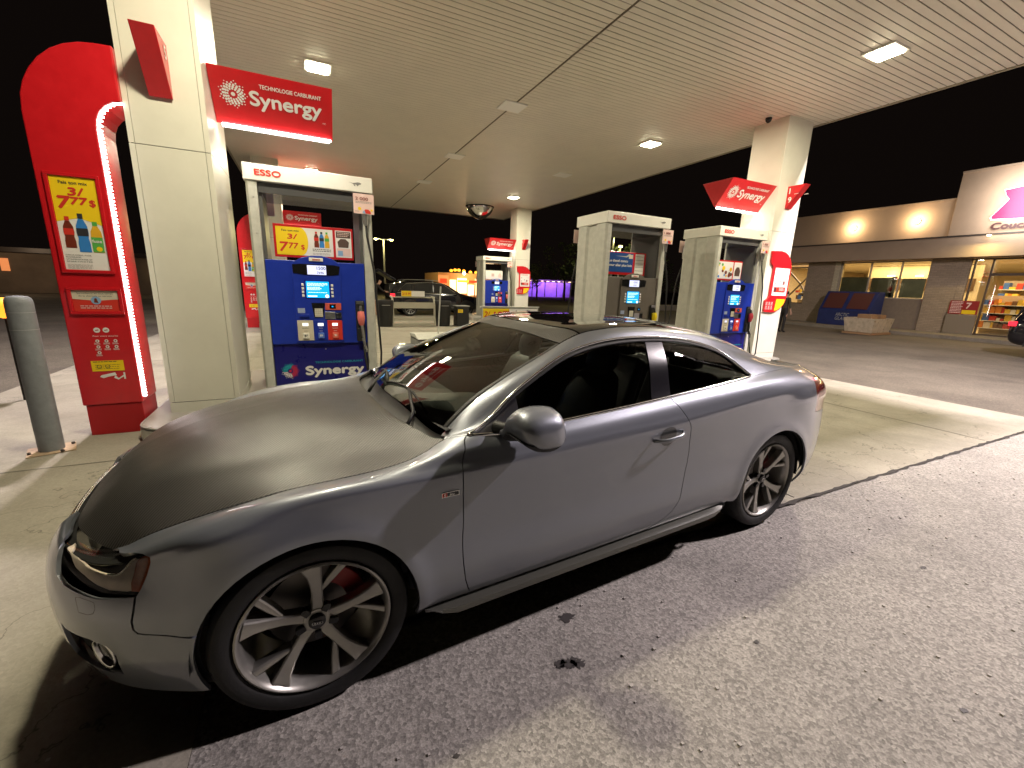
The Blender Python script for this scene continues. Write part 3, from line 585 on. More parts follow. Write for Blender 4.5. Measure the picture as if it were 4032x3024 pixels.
e2 = copy_tree(ep); e2.location = (-1.51, 15.45, 0); e2['label'] = 'smaller looking red arched post farther back, seen between the near column and dispenser 5'

# ================================================================== islands
def island(x0, x1, y0, y1, label):
    t = thing('pump_island', label, 'pump island', ((x0+x1)/2, (y0+y1)/2, 0)); w, d, r = (x1-x0)/2, (y1-y0)/2, .28
    ol = []
    for (cx, cy, a0) in ((w-r, d-r, 0), (-w+r, d-r, 90), (-w+r, -d+r, 180), (w-r, -d+r, 270)):
        ol += [(cx + r*math.cos(math.radians(a0+90*k/6)), cy + r*math.sin(math.radians(a0+90*k/6))) for k in range(7)]
    MB().prism([(x*1.0, y) for x, y in ol], 0, .13, 'z').build('kerb', M_STEEL, t, bevel=.01)
    MB().prism([(x, y) for x, y in ol], .131, .148, 'z').build('deck', mat('deck_grey', (.46,.45,.42), .45, metal=.5, var=.1), t, bevel=.006)
    mb = MB(); y = -d+.05
    while y < d-.04:
        dy = abs(y) - (d-r); k = r - math.sqrt(max(0, r*r - max(0, dy)**2)); mb.box(-w+k+.02, w-k-.02, y-.008, y+.008, .148, .154); y += .032
    mb.build('tread_ribs', mat('rib_metal', (.62,.60,.55), .35, metal=.6), t)
    return t
island(-1.52, 3.75, 4.72, 7.45, 'raised steel-edged pump island with ribbed deck under the near left column')
island(4.25, 9.66, 5.80, 7.40, 'raised pump island under dispensers 9 and 1 and the right column')
island(-1.38, .9, 14.9, 17.3, 'short far island under the far left column')
island(6.4, 10.0, 17.5, 20.0, 'far pump island carrying dispenser 3')

# ================================================================== dispensers
def dispenser(x, y, num, diesel, label, ad, nozc, tagtxt, skirt_logo=True, detail=True):
    B, S = (M_SMOKE, M_SMOKE) if diesel else (M_BLUE, M_NAVY)
    t = thing('fuel_dispenser', label, 'fuel dispenser', (x, y, .15), group='fuel dispensers under the canopy')
    h = MB().box(-.705, .705, 0, .90, 2.478, 2.658).build('header', M_WHITE, t, bevel=.008)
    for s in (1,-1):
        p = Plate(FRONT(0, -.001, 0) if s == 1 else frame((0,.901,0), (-1,0,0), (0,0,1)))
        p.text('ESSO', -.585, 2.535, .062, M_REDINK, w=.265, bold=.0035)
        p.poly([(.42,2.585),(.47,2.578),(.50,2.583),(.53,2.592),(.556,2.590),(.575,2.578),(.56,2.568),(.545,2.566),(.527,2.545),(.515,2.563),(.49,2.566),(.505,2.545),(.49,2.545),(.478,2.568),(.45,2.578)], M_GREYP, .002); p.build(h)
    for s in (1,-1):
        ol = [(.575,.03),(.665,.02),(.690,.06),(.690,.30),(.655,.34),(.655,.56),(.690,.60),(.690,.84),(.665,.88),(.575,.87)]
        MB().prism([(s*a, b) for a, b in ol], .0, 2.477, 'z').build('side_panel', M_GREYM, t, bevel=.004)
        for z in (2.30, 1.9): MB().lathe([(.0,-.004),(.008,-.003),(.008,0)], 10, c=(s*.62, .022, z), axis='y').build('screw', M_STEEL, t)
    MB().box(-.572, .572, .06, .84, 2.36, 2.474).build('valance', mat('smoked_panel', (.10,.10,.105), .22, coat=.5), t, bevel=.004)
    for s in (-1, 1): MB().box(min(s*.572,s*.535), max(s*.572,s*.535), .10, .80, 1.62, 2.36).build('inner_panel', mat('smoked_post', (.10,.10,.095), .4), t)
    MB().box(-.568, .568, .035, .865, .575, 1.612).build('cabinet', B, t, bevel=.006)
    MB().box(-.566, .566, .06, .84, .0, .572).build('lower_panel', S, t, bevel=.004)
    # raised console with curved brow
    cons = [(-.29,.60)] + [(-.29+.58*k/10, .600 - .014*math.sin(math.pi*k/10)) for k in range(1,10)] + [(.27,.60),(.272,1.55),(.255,1.60),(.17,1.655),(.06,1.682),(-.06,1.680),(-.17,1.652),(-.27,1.592),(-.285,1.55)]
    MB().prism(cons, .012, .033, 'y').build('console', B, t, bevel=.006)
    MB().prism([(-.279,1.565),(-.20,1.575),(.20,1.575),(.265,1.562),(.250,1.460),(.15,1.445),(-.15,1.445),(-.275,1.462)], .004, .0119, 'y').build('readout_window', M_BLKG, t)
    pan = MB().box(-.087, .074, -.004, .004, 1.612, 1.654).build('brand_plate', M_WHITE, t, bevel=.004); p = Plate(FRONT(0,-.0042,0)); p.text('ESSO', -.045, 1.623, .018, M_REDINK, w=.085, bold=.0012); p.build(pan)
    rd = MB().box(-.114, .102, -.001, .0035, 1.45, 1.562).build('readout', M_LCD, t)
    p = Plate(FRONT(0,-.0012,0))
    if num == '5': p.text('1500', -.005, 1.512, .038, M_INK, w=.10, bold=.0007); p.text('7696', -.005, 1.462, .027, M_INK, w=.078, bold=.0004)
    else: p.text('0000', -.03, 1.512, .034, M_GREYP, w=.09); p.text('0000', -.03, 1.465, .026, M_GREYP, w=.075)
    p.build(rd)
    sc_ = MB().box(-.141, .124, .002, .011, 1.165, 1.368).build('screen', M_SCR, t)
    p = Plate(FRONT(0,.0015,0)); p.lines(-.128,.11,1.34,M_SCRW,3,.014,.006,.001,1,.2); p.lines(-.128,.05,1.29,M_SCRW,3,.014,.006,.001,2,.2); p.lines(-.12,.10,1.228,M_SCRW,1,.014,.006,.001,3,.05); p.rect(-.128,-.02,1.178,1.192,M_SCRW,.001); p.disc(.095,1.187,.022,M_SCRW,.001)
    p.build(sc_, 'screen_text')
    MB().box(-.155, .138, .0085, .0119, 1.152, 1.381).build('screen_bezel', M_NAVY if not diesel else M_BROWNM, t)
    for i in range(4):
        for x_ in (-.179, .160): MB().box(x_-.014, x_+.014, .002, .0118, 1.19+.0445*i-.015, 1.19+.0445*i+.015).build('key', M_PAPER, t, bevel=.003)
    MB().prism([(-.094,1.099),(.062,1.101),(.036,.918),(-.070,.918)], .004, .0118, 'y').build('keypad_recess', M_BLKG, t)
    kp = MB().box(-.062, .030, -.002, .0039, .925, 1.03).build('keypad', mat('ivory_keys', (.62,.60,.50), .5), t, bevel=.002)
    p = Plate(FRONT(0,-.0022,0))
    for i in range(3): p.rect(-.040+.023*i,-.038+.023*i,.93,1.025,M_GREYP,.001)
    for i in range(4): p.rect(-.06,.028,.942+.024*i,.944+.024*i,M_GREYP,.001)
    p.build(kp)
    MB().box(.064, .257, .003, .0118, 1.012, 1.10).build('reader_frame', mat('coral_panel', (.62,.10,.07), .45) if not diesel else M_SMOKE, t, bevel=.003)
    MB().box(.115, .190, -.001, .0029, 1.03, 1.085).build('tap_reader', M_BLKG, t, bevel=.002); MB().box(.142,.160,-.002,-.0011,1.05,1.064).build('tap_light', M_SCR, t)
    MB().box(.054, .178, .0, .0118, .898, .988).build('card_reader', M_STEEL, t, bevel=.003); MB().box(.182, .256, .0, .0118, .898, .982).build('scanner', M_BLKG, t, bevel=.003)
    MB().box(-.255, -.173, .006, .0118, .972, 1.033).build('receipt_label', mat('pale_blue_label', (.30,.36,.52), .5), t); MB().box(-.236,-.128,-.010,.0118,.925,.962).build('receipt_slot', B, t, bevel=.003)
    for (a, b, c, tx, mc, mt) in ((-.273,-.090,.754,'87',M_CREAMINK if not diesel else M_SMOKE,M_INK), (-.078,.070,.754,'89',B,M_PAPER), (.078,.257,.754,'91',M_REDINK if not diesel else M_SMOKE,M_PAPER)):
        if diesel and tx != '87': continue
        MB().box(a, b, .004, .0118, .622, .880).build('grade_panel', mc, t, bevel=.003)
        m_ = (a+b)/2; MB().box(m_-.033, m_+.033, -.001, .0039, .808, .845).build('price_window', M_LCD if num != '5' else mat('lit_window', (.8,.8,.8), .3, emit=(.95,.93,.85), estr=1.0), t, bevel=.002)
        MB().box(m_-.037, m_+.037, -.014, .0039, .648, .722).build('grade_button', mat('button_'+tx, {'87':(.72,.70,.62),'89':(.10,.20,.60),'91':(.75,.16,.10)}[tx], .4), t, bevel=.012, seg=3)
        p = Plate(FRONT(0,-.0145,0)); p.text(tx if not diesel else 'D', m_, .675, .024, mt, align='c', bold=.001, lift=.001); p.build(t)
        p = Plate(FRONT(0,.0035,0)); p.text({'87':'Ordinaire','89':'Extra','91':'Supreme'}[tx] if not diesel else 'Diesel', m_, .775, .014, mt, align='c', lift=.001); p.rect(m_-.02,m_+.02,.742,.746,mt,.001); p.build(t)
    p = Plate(FRONT(0,.034,0))
    p.text(num, .469, 1.480, .088, M_PAPER, w=.062, bold=.004); p.rect(.306,.42,1.461,1.572,M_PAPER,.002); p.rect(.322,.405,1.478,1.555,M_GREYM,.003); p.lines(.33,.40,1.54,M_INK,4,.016,.007,.004,4,.1)
    inkb = mat('faint_blue_print', (.22,.32,.62), .5) if not diesel else M_CREAMINK
    p.text('Instructions - Mode demploi', -.535, 1.545, .014, inkb, w=.23); p.lines(-.53,-.30,1.51,inkb,9,.017,.0035,.002,3,.3); p.lines(-.50,-.43,1.09,inkb,8,.014,.006,.002,5,.1)
    p.rect(-.54,-.447,1.251,1.316,M_CREAMINK,.003); p.rect(-.53,-.457,1.29,1.294,M_INK,.004); p.rect(-.445,-.317,1.184,1.343,M_PINKP,.0035)
    for x_ in (-.415,-.355): p.disc(x_, 1.272, .018, M_INK, .0045, 12); p.rect(x_-.02,x_+.02,1.235,1.256,mat('dull_red_print', (.40,.12,.10), .5),.0045); p.lines(x_-.02,x_+.02,1.225,M_GREYP,1,.01,.004,.0045,2)
    p.lines(-.43,-.33,1.322,M_GREYP,2,.014,.005,.0045,6,.3)
    p.rect(.307,.411,.938,1.129,M_PAPER,.003); p.disc(.365,1.10,.008,M_GREYP,.004)
    for i in range(3):
        for j in range(4): p.rect(.322+.028*i,.342+.028*i,.958+.020*j,.966+.020*j,M_GREYP,.004)
    if skirt_logo:
        p2 = Plate(FRONT(0,.059,0)); ct = mat('logo_teal', (.02,.42,.50), .4); cr = mat('logo_red', (.62,.03,.07), .4)
        p2.dots(-.398,.225,.112, lambda a: cr if a is None or (a < 1.15 or a > 5.0) else (ct if a < 3.3 else M_PAPER))
        p2.text('TECHNOLOGIE CARBURANT', -.10, .312, .024, ct, w=.60); p2.text('Synergy', -.215, .165, .11, M_PAPER, w=.72, bold=.008)
        p2.lines(0,0,0,ct,0,1); p2.disc(.04,.50,.010,M_STEEL,.002); p2.build(t)
    # picture panel over the console
    if ad == 'drinks':
        a = MB().box(-.462, .462, .22, .26, 1.655, 2.052).build('picture_panel', M_RED, t, bevel=.004); p = Plate(FRONT(0,.219,0)); offer(p, -.435, .215, 1.685, 2.020, True); p.rect(.245,.440,1.685,2.020,M_PAPER,.002)
        p.rect(.255,.43,1.93,2.01,mat('dark_photo',(.10,.06,.05),.5),.003); p.lines(.27,.42,1.99,M_PINKP,3,.02,.008,.004,4); p.rect(.262,.425,1.70,1.80,M_PINKP,.003); p.rect(.27,.33,1.705,1.77,mat('badge_blue'),.004); p.poly([(.28,1.81),(.40,1.81),(.41,1.88),(.37,1.92),(.31,1.92),(.27,1.88)], mat('dark_photo'), .003); p.build(a, 'print')
    elif ad == 'diesel':
        a = MB().box(-.50, .40, .22, .26, 1.655, 2.052).build('picture_panel', M_RED, t, bevel=.004); p = Plate(FRONT(0,.219,0)); p.rect(-.48,.10,1.70,2.03,mat('deep_blue_print', (.01,.07,.28), .4),.002)
        p.text('Le diesel concu', -.44, 1.875, .042, M_PAPER, w=.42, bold=.002); p.text('pour aller plus loin', -.44, 1.80, .042, M_PAPER, w=.52, bold=.002); p.poly([(-.30,1.975),(-.05,1.96),(.03,1.99),(.03,2.02),(0,2.02),(-.06,1.98)], M_GREYM, .003); p.rect(.0,.09,1.94,2.01,M_CREAMINK,.0035)
        p.rect(.15,.355,1.68,2.03,M_WHITE,.002)
        for i in range(5): p.rect(.16,.345,1.735+.062*i,1.742+.062*i,M_GREYP,.003)
        p.build(a, 'print')
    else:
        a = MB().box(-.50, .36, .22, .26, 1.655, 2.052).build('picture_panel', M_RED if ad == 'food' else M_WHITE, t, bevel=.004); p = Plate(FRONT(0,.219,0)); p.rect(-.48,.08,1.685,2.025,M_PAPER,.002)
        q = random.Random(8)
        cs = [M_LIME, M_TEA, mat('dark_photo'), M_COLA, M_YEL, M_DBLU]
        if ad == 'food':
            for i in range(16): p.disc(-.44+.48*q.random(), 1.72+.27*q.random(), .018+.03*q.random(), cs[i % 6], .003+.0002*i, 10)
        else: p.rect(-.20,-.06,1.78,1.92,M_PINKP,.003); p.ring(-.13,1.85,.05,.035,M_GREYP,.004,16)
        p.rect(.11,.34,1.685,2.025,M_PAPER,.002); p.poly([(.15,1.75),(.30,1.75),(.31,1.85),(.27,1.93),(.19,1.93),(.14,1.85)], mat('dark_photo') if ad == 'food' else M_PINKP, .003); p.build(a, 'print')
    # hose, coupling, nozzle, holster
    MB().box(.432, .545, .000, .033, .60, 1.135).box(.438,.54,-.03,.0,.60,.78).build('nozzle_holster', M_BLACK, t, bevel=.01); MB().box(.445,.53,-.006,-.001,1.09,1.13).build('nozzle_label', M_STEEL, t)
    nz = MB(); nz.tube([(.49,-.045,.995),(.49,-.060,.93),(.49,-.055,.88),(.495,-.045,.82)], [.040,.050,.045,.030], 12); nz.build('nozzle_guard', nozc, t, smooth=True)
    MB().tube([(.49,-.04,1.07),(.49,-.055,1.00),(.50,-.04,.80),(.51,-.045,.68),(.525,-.03,.56)], [.016,.020,.020,.018,.013], 10).tube([(.50,-.05,.64),(.52,-.085,.56),(.545,-.07,.49),(.54,-.05,.46)], [.014,.013,.013,.012], 10).build('nozzle', M_STEEL if num=='5' else M_BLACK, t, smooth=True)
    for s, yy in ((1,-.03),(-1,.93)):
        mb = MB(); mb.tube([(s*.60,yy+.03*s,2.40),(s*.605,yy,2.30),(s*.606,yy,2.20),(s*.607,yy,2.08)], [.020,.022,.030,.022], 12); mb.build('hose_coupling', M_STEEL, t, smooth=True)
        mb = MB(); mb.tube([(s*.607,yy,2.08),(s*.611,yy-.01,1.95),(s*.64,yy-.04*s,1.75),(s*.672,yy-.06*s,1.53),(s*.70,yy-.08*s,1.0),(s*.722,yy-.10*s,.45),(s*.70,yy-.12*s,.14),(s*.62,yy-.12*s,.06),(s*.55,yy-.10*s,.14),(s*.515,yy-.06*s,.40),(s*.51,yy-.03*s,.60)], .0135, 8); mb.build('hose', M_BLACK, t, smooth='all')
        tg = MB().box(min(s*.46,s*.705), max(s*.46,s*.705), yy-.046*s-.003, yy-.046*s+.003, 2.215, 2.45).build('hang_tag', M_PINKP, t, bevel=.002)
        if s == 1:
            p = Plate(FRONT(0, yy-.0495, 0)); p.text(tagtxt, .485, 2.375, .034, mat('tag_brown', (.25,.07,.06), .5), w=.15, bold=.0012); p.lines(.485,.68,2.355,M_GREYP,2,.014,.005,.001,3,.1); p.disc(.53,2.275,.020,M_YEL,.001); p.disc(.675,2.265,.014,M_YEL,.001)
            p.poly([(.57,2.222),(.665,2.222),(.66,2.25),(.635,2.272),(.60,2.272),(.575,2.25)], M_REDINK, .001); p.poly([(.565,2.222),(.60,2.222),(.59,2.26),(.57,2.25)], mat('badge_blue'), .0015); p.lines(.475,.53,2.24,M_GREYP,1,.01,.006,.001,5); p.build(tg, 'print')
    return t
M_NPINK = mat('pink_nozzle', (.80,.20,.17), .45); M_NRED = mat('red_nozzle', (.30,.02,.03), .4); M_NYEL = mat('yellow_nozzle', (.80,.62,.01), .4)
dispenser(.145, 6.0, '5', False, 'blue fuel dispenser number 5 showing 1500 on its readout, beside the near left column', 'drinks', M_NPINK, '2 000')
dispenser(5.275, 6.0, '9', True, 'brown-grey diesel dispenser number 9 with a yellow nozzle', 'diesel', M_NYEL, '1 000')
dispenser(7.965, 6.0, '1', False, 'blue fuel dispenser number 1 in front of the right column', 'food', M_NRED, '1 000')
dispenser(7.925, 18.2, '3', False, 'small distant blue fuel dispenser number 3 under the far right column', 'plain', M_NPINK, '1 000')

# ================================================================== things round the islands
bo = thing('bollard', 'grey painted steel bollard on a bolted base plate at the left edge', 'bollard', (-2.115, 4.87, 0))
MB().lathe([(.083,.012),(.083,1.27),(.078,1.31),(.06,1.33),(.0,1.337)], 32).build('pipe', mat('bollard_grey', (.20,.215,.235), .5, var=.12, vscale=14, bump=.15), bo, smooth=True)
MB().lathe([(.0845,1.20),(.0845,1.205)], 32, cap=False).lathe([(.0845,1.06),(.0845,1.066)], 32, cap=False).build('band', mat('scuff', (.32,.33,.34), .5), bo)
MB().box(-.15,.15,-.13,.13,.001,.011).build('base_plate', mat('rusty_cream', (.45,.33,.22), .6, var=.25, vscale=20), bo, bevel=.003, rot=(0,0,.35))
for a in (.8, 2.4, 3.95, 5.5): MB().lathe([(.014,.011),(.014,.026),(.009,.030),(.0,.030)], 6, c=(.15*math.cos(a), .14*math.sin(a), 0)).build('bolt', M_BROWNM, bo)
wl = thing('marker_lamp', 'glowing orange round lamp at the left picture edge', 'lamp', (-3.17, 7.0, 0))
MB().tube([(0,0,0),(0,0,1.05)], .02, 8).build('stem', M_BLACK, wl); bpy.ops.mesh.primitive_uv_sphere_add(segments=20, ring_count=12, radius=.12, location=(0,0,0)); s_ = bpy.context.object; s_.name = 'lens'; s_.parent = wl; s_.location = (0,0,1.10); s_.data.materials.append(mat('orange_lamp', (1,.4,.05), .4, emit=(1,.30,.02), estr=1.6))
for p_ in s_.data.polygons: p_.use_smooth = True
pk = thing('glove_dispenser', 'pink plastic dispenser with dark lettering just left of the near column', 'dispenser', (-1.62, 7.25, 0))
MB().prism([(.0,.05),(.30,.05),(.30,1.05),(.10,1.08),(.03,1.02),(-.02,.80),(-.02,.55)], -.12, .12, 'y').build('body', mat('pink_plastic', (.75,.38,.62), .4), pk, bevel=.02); MB().box(.08,.24,-.05,.05,0,.05).build('foot', M_GREYP, pk)
p = Plate(FRONT(0,-.121,0)); p.text('POUR', .02, .17, .05, M_INK, bold=.002); p.text('VITRE', .02, .10, .05, M_INK, bold=.002); p.build(pk)
# washer fluid rack
rk = thing('washer_fluid_rack', 'display rack of washer fluid jugs on the island, topped by a price board', 'display rack', (3.0, 6.35, .15))
MB().box(-.50,.52,-.02,.0,.86,1.045).box(-.52,.54,-.03,.01,1.045,1.065).build('header_board', M_GREYM, rk); mb = MB()
for x_ in (-.50,.50): mb.box(x_, x_+.02, -.03, .0, 0, 1.04); mb.box(x_, x_+.02, .40, .43, 0, .90)
mb.build('upright', M_GREYM, rk)
p = Plate(FRONT(0,-.031,0)); p.rect(-.48,-.02,.87,1.03,M_YEL,.001); p.rect(-.02,.50,.87,1.03,M_PAPER,.001); p.text('2/', -.46, .90, .085, M_REDINK, bold=.002, slant=.15); p.text('13', -.30, .885, .095, M_REDINK, w=.14, bold=.005, slant=.15); p.text('99$', -.14, .94, .055, M_REDINK, bold=.002, slant=.15); p.text('Lave-Glace', .10, .945, .06, M_INK, w=.38, bold=.002); p.build(rk)
for z in (.12,.48): MB().box(-.48,.50,-.02,.42,z-.012,z).build('shelf', M_GREYM, rk)
def jug():
    t = thing('washer_fluid_jug', '', 'jug', (0,0,0), group='washer fluid jugs on the rack'); del t['label']
    MB().prism([(-.055,0),(.055,0),(.055,.17),(.02,.215),(-.02,.215),(-.055,.17)], -.04, .04, 'y').build('jug', mat('jug_orange', (.55,.22,.06), .4), t, bevel=.012); MB().lathe([(.018,.215),(.018,.245),(.0,.246)], 12).build('cap', M_PAPER, t); return t
j0 = jug(); first = True
for z, row in ((.27,'upper'),(.63,'lower')):
    for iy, fr in ((0,'front'),(1,'back')):
        for ix in range(7):
            j = j0 if first else copy_tree(j0); first = False
            j.location = (3.0-.42+.14*ix, 6.42+.17*iy, z); j['label'] = 'orange washer fluid jug with a white cap standing on the rack behind the coupe roof'
bx = thing('waste_bin', 'low dark grey bin behind the coupe windscreen on the island', 'bin', (1.85, 6.28, .15))
MB().box(-.38,.38,0,.55,0,.56).build('bin_body', M_GREYP, bx, bevel=.01); MB().prism([(-.02,.565),(.55,.565),(.55,.61),(.20,.63)], -.39, .39, 'x').build('lid', M_GREYM, bx, bevel=.006)
MB().tube([(-.02,.2,.60),(.02,.18,1.35)], .012, 8).build('squeegee_handle', M_GREYM, bx)
# rack and bins on the far side
fr_ = thing('empty_display_stand', 'open empty metal display stand with curved sides between two black bins', 'display stand', (3.48, 15.4, 0))
for s in (-1,1):
    MB().prism([(0,0),(.06,0),(.06,.80),(.14,.98),(.45,1.02),(.45,1.06),(.12,1.05),(.0,.85)], s*.75-.03, s*.75+.03, 'x').build('side_frame', mat('tan_metal', (.42,.40,.32), .5), fr_, bevel=.006)
for z0, z1 in ((1.01,1.05),(.64,.85),(.20,.30),(.0,.10)): MB().box(-.72,.72,-.01,.02,z0,z1).build('rail', mat('tan_metal'), fr_)
for s, lab in ((2.45,'black rounded bin left of the empty display stand'), (4.55,'black rounded bin right of the empty display stand')):
    t = thing('black_bin', lab, 'bin', (s, 15.45, 0), group='black bins beside the stand'); MB().lathe([(.25,.0),(.30,.75),(.31,.88),(.29,.92),(.0,.93)], 24).build('bin_body', M_BLACK, t, smooth=True); MB().box(-.14,.14,-.315,-.30,.74,.76).build('handle_slot', M_STEEL, t)
t = thing('small_black_bin', 'small square black bin with a yellow sticker near the dark estate car', 'bin', (5.27, 15.45, 0)); MB().box(-.24,.24,-.22,.22,0,.72).build('bin_body', M_BLACK, t, bevel=.02); MB().box(-.26,.26,-.24,.24,.72,.76).build('lid', M_GREYP, t, bevel=.01); p = Plate(FRONT(-.2,-.221,.50)); p.rect(0,.19,0,.12,M_YEL,.001); p.lines(.02,.17,.09,M_INK,3,.03,.01,.002,3); p.build(t, 'sticker')
t = thing('price_placard', 'small yellow and white price placard above the empty display stand', 'sign', (3.42, 15.3, 1.06)); MB().box(-.41,.41,-.01,.01,.0,.19).build('board', M_PAPER, t); p = Plate(FRONT(0,-.011,0)); p.rect(-.41,-.06,.0,.19,M_YEL,.001); p.text('2/13 99', -.38, .05, .08, M_REDINK, w=.29, bold=.002); p.build(t)
# flood lamps on poles outside the picture light the forecourt
for x_, y_, hh, lab, pw in ((10.96,-.23,8.0,'tall pole flood lamp standing right of the camera outside the picture', 2900), (-2.03,9.0,9.0,'tall pole flood lamp standing beyond the left edge of the canopy outside the picture', 1300)):
    t = thing('flood_lamp', lab, 'street lamp', (x_, y_, 0), group='pole flood lamps in front of the canopy'); MB().tube([(0,0,0),(0,0,hh)], .07, 10).build('pole', M_GREYM, t); MB().box(-.25,.25,-.2,.2,hh+.02,hh+.12).build('head', M_BROWNM, t); MB().box(-.2,.2,-.15,.15,hh+.005,hh+.018).build('lens', M_LAMPC, t)
    area(t, 0, 0, hh-.02, (1.0,.87,.90), pw, .45)

# ================================================================== the grey coupe
M_PAINT = mat('silver_grey_metallic', (.200,.215,.245), .38, metal=.50, coat=1.0, coatr=.02)
def flake(m):
    N = m.node_tree.nodes; L = m.node_tree.links; b = N['Principled BSDF']; tc = N.new('ShaderNodeTexCoord')
    n = N.new('ShaderNodeTexNoise'); n.inputs['Scale'].default_value = 900; n.inputs['Detail'].default_value = 1; L.new(tc.outputs['Object'], n.inputs['Vector'])
    bp = N.new('ShaderNodeBump'); bp.inputs['Strength'].default_value = .10; bp.inputs['Distance'].default_value = .002
    L.new(n.outputs['Fac'], bp.inputs['Height']); L.new(bp.outputs[0], b.inputs['Normal'])
    d = N.new('ShaderNodeTexNoise'); d.inputs['Scale'].default_value = 3.5; d.inputs['Detail'].default_value = 7; d.inputs['Roughness'].default_value = .7; L.new(tc.outputs['Object'], d.inputs['Vector'])
    r = N.new('ShaderNodeMapRange'); r.inputs[1].default_value = .35; r.inputs[2].default_value = .75; r.inputs[3].default_value = .015; r.inputs[4].default_value = .10
    L.new(d.outputs['Fac'], r.inputs[0]); L.new(r.outputs[0], b.inputs['Coat Roughness'])
flake(M_PAINT)
def carbon(name):
    m = mat(name, (.055,.052,.048), .36, coat=.0, spec=.75); N = m.node_tree.nodes; L = m.node_tree.links; b = N['Principled BSDF']
    tc = N.new('ShaderNodeTexCoord'); mp = N.new('ShaderNodeMapping'); mp.inputs['Rotation'].default_value = (0, 0, math.radians(52)); L.new(tc.outputs['Object'], mp.inputs[0])
    wv = N.new('ShaderNodeTexWave'); wv.wave_type = 'BANDS'; wv.bands_direction = 'X'; wv.inputs['Scale'].default_value = 30; L.new(mp.outputs[0], wv.inputs[0])
    bp = N.new('ShaderNodeBump'); bp.inputs['Strength'].default_value = .9; bp.inputs['Distance'].default_value = .0012; L.new(wv.outputs['Fac'], bp.inputs['Height']); L.new(bp.outputs[0], b.inputs['Normal'])
    d = N.new('ShaderNodeTexNoise'); d.inputs['Scale'].default_value = 4; d.inputs['Detail'].default_value = 8; d.inputs['Roughness'].default_value = .7; L.new(tc.outputs['Object'], d.inputs['Vector'])
    r = N.new('ShaderNodeMapRange'); r.inputs[1].default_value = .3; r.inputs[2].default_value = .75; r.inputs[3].default_value = .33; r.inputs[4].default_value = .48
    L.new(d.outputs['Fac'], r.inputs[0]); L.new(r.outputs[0], b.inputs['Roughness'])
    mx = N.new('ShaderNodeMixRGB'); mx.inputs[1].default_value = (.014,.0135,.013,1); mx.inputs[2].default_value = (.075,.070,.062,1); L.new(wv.outputs['Fac'], mx.inputs[0]); L.new(mx.outputs[0], b.inputs['Base Color'])
    return m
M_CARBON = carbon('matt_carbon_wrap')
G_WIND = glass('windscreen_glass', (.80,.86,.80), ior=1.75)
G_SIDE = glass('tinted_side_glass', (.62,.65,.63))
G_ROOF = mat('black_glass', (.008,.008,.009), .03, coat=1)
G_LENS = glass('lamp_cover', (.95,.95,.92), .12)
M_IN = mat('interior_charcoal', (.030,.030,.030), .75, bump=.1, bscale=80)
M_LEATH = mat('black_leather', (.035,.034,.032), .42, var=.1, bump=.15, bscale=40)
M_HEADL = mat('beige_headlining', (.30,.29,.25), .9)
M_TYRE = mat('tyre_rubber', (.009,.009,.009), .62, var=.2, bump=.2, bscale=50)
M_RIM = mat('alloy_silver', (.36,.35,.32), .34, metal=.75, var=.10, vscale=14)
M_AMBER = mat('amber_reflector', (.42,.085,.02), .35, var=.25, vscale=60, coat=.5)
M_TAIL = mat('red_lamp_glass', (.16,.008,.01), .12, coat=1)

CARS = build_surfaces()
DOM = {}
for k_, (us_, vs_, A_) in CARS.items():
    N_ = surf_normals(A_)
    if N_[..., 1].mean() < 0: N_ = -N_
    if k_ == 'cab' or k_ == 'hood':
        N_ = surf_normals(A_); N_ = N_ * np.sign(N_[..., 2].mean())
    DOM[k_] = (us_, vs_, A_, N_)
def ev(dom, u, v, off=0):
    us, vs, A, N = DOM[dom]; u = np.atleast_1d(np.asarray(u, float)); v = np.atleast_1d(np.asarray(v, float))
    P = bil(A, us, vs, u, v); n = bil(N, us, vs, u, v); n /= np.linalg.norm(n, axis=1, keepdims=True)
    return P + n * off, n
def inv_xz(dom, x, z):
    us, vs, A, N = DOM[dom]; D = np.hypot(A[...,0]-x, A[...,2]-z); i, j = np.unravel_index(np.argmin(D), D.shape); u, v = us[i], vs[j]
    for _ in range(8):
        g = lambda a, b: ev(dom, a, b)[0][0][[0,2]]
        p = g(u, v); e = 1e-3; J = np.array([(g(u+e, v)-g(u-e, v))/(2*e), (g(u, v+e)-g(u, v-e))/(2*e)]).T
        if abs(np.linalg.det(J)) < 1e-6: break
        s = np.clip(np.linalg.solve(J, np.array([x, z])-p), -.02, .02); u = float(np.clip(u+s[0], us[0], us[-1])); v = float(np.clip(v+s[1], vs[0], vs[-1]))
    return (u, v)
def resample(poly, d):
    out = []
    for a, b in zip(poly, poly[1:] + poly[:1]):
        n = max(1, int(math.ceil(math.hypot(b[0]-a[0], b[1]-a[1]) / d)))
        out += [(a[0] + (b[0]-a[0])*k/n, a[1] + (b[1]-a[1])*k/n) for k in range(n)]
    return out
def smooth_pts(pts, n=6):
    """Catmull-Rom through points (open)"""
    P = np.array([pts[0]] + list(pts) + [pts[-1]], float); out = []
    for i in range(1, len(P)-2):
        for k in range(n):
            t = k/n; t2, t3 = t*t, t**3
            out.append(tuple(.5*((2*P[i]) + (P[i+1]-P[i-1])*t + (2*P[i-1]-5*P[i]+4*P[i+1]-P[i+2])*t2 + (3*P[i]-P[i-1]-3*P[i+1]+P[i+2])*t3)))
    out.append(tuple(pts[-1])); return out
def area2(p): p = np.array(p); return .5*np.sum(p[:,0]*np.roll(p[:,1], -1) - np.roll(p[:,0], -1)*p[:,1])
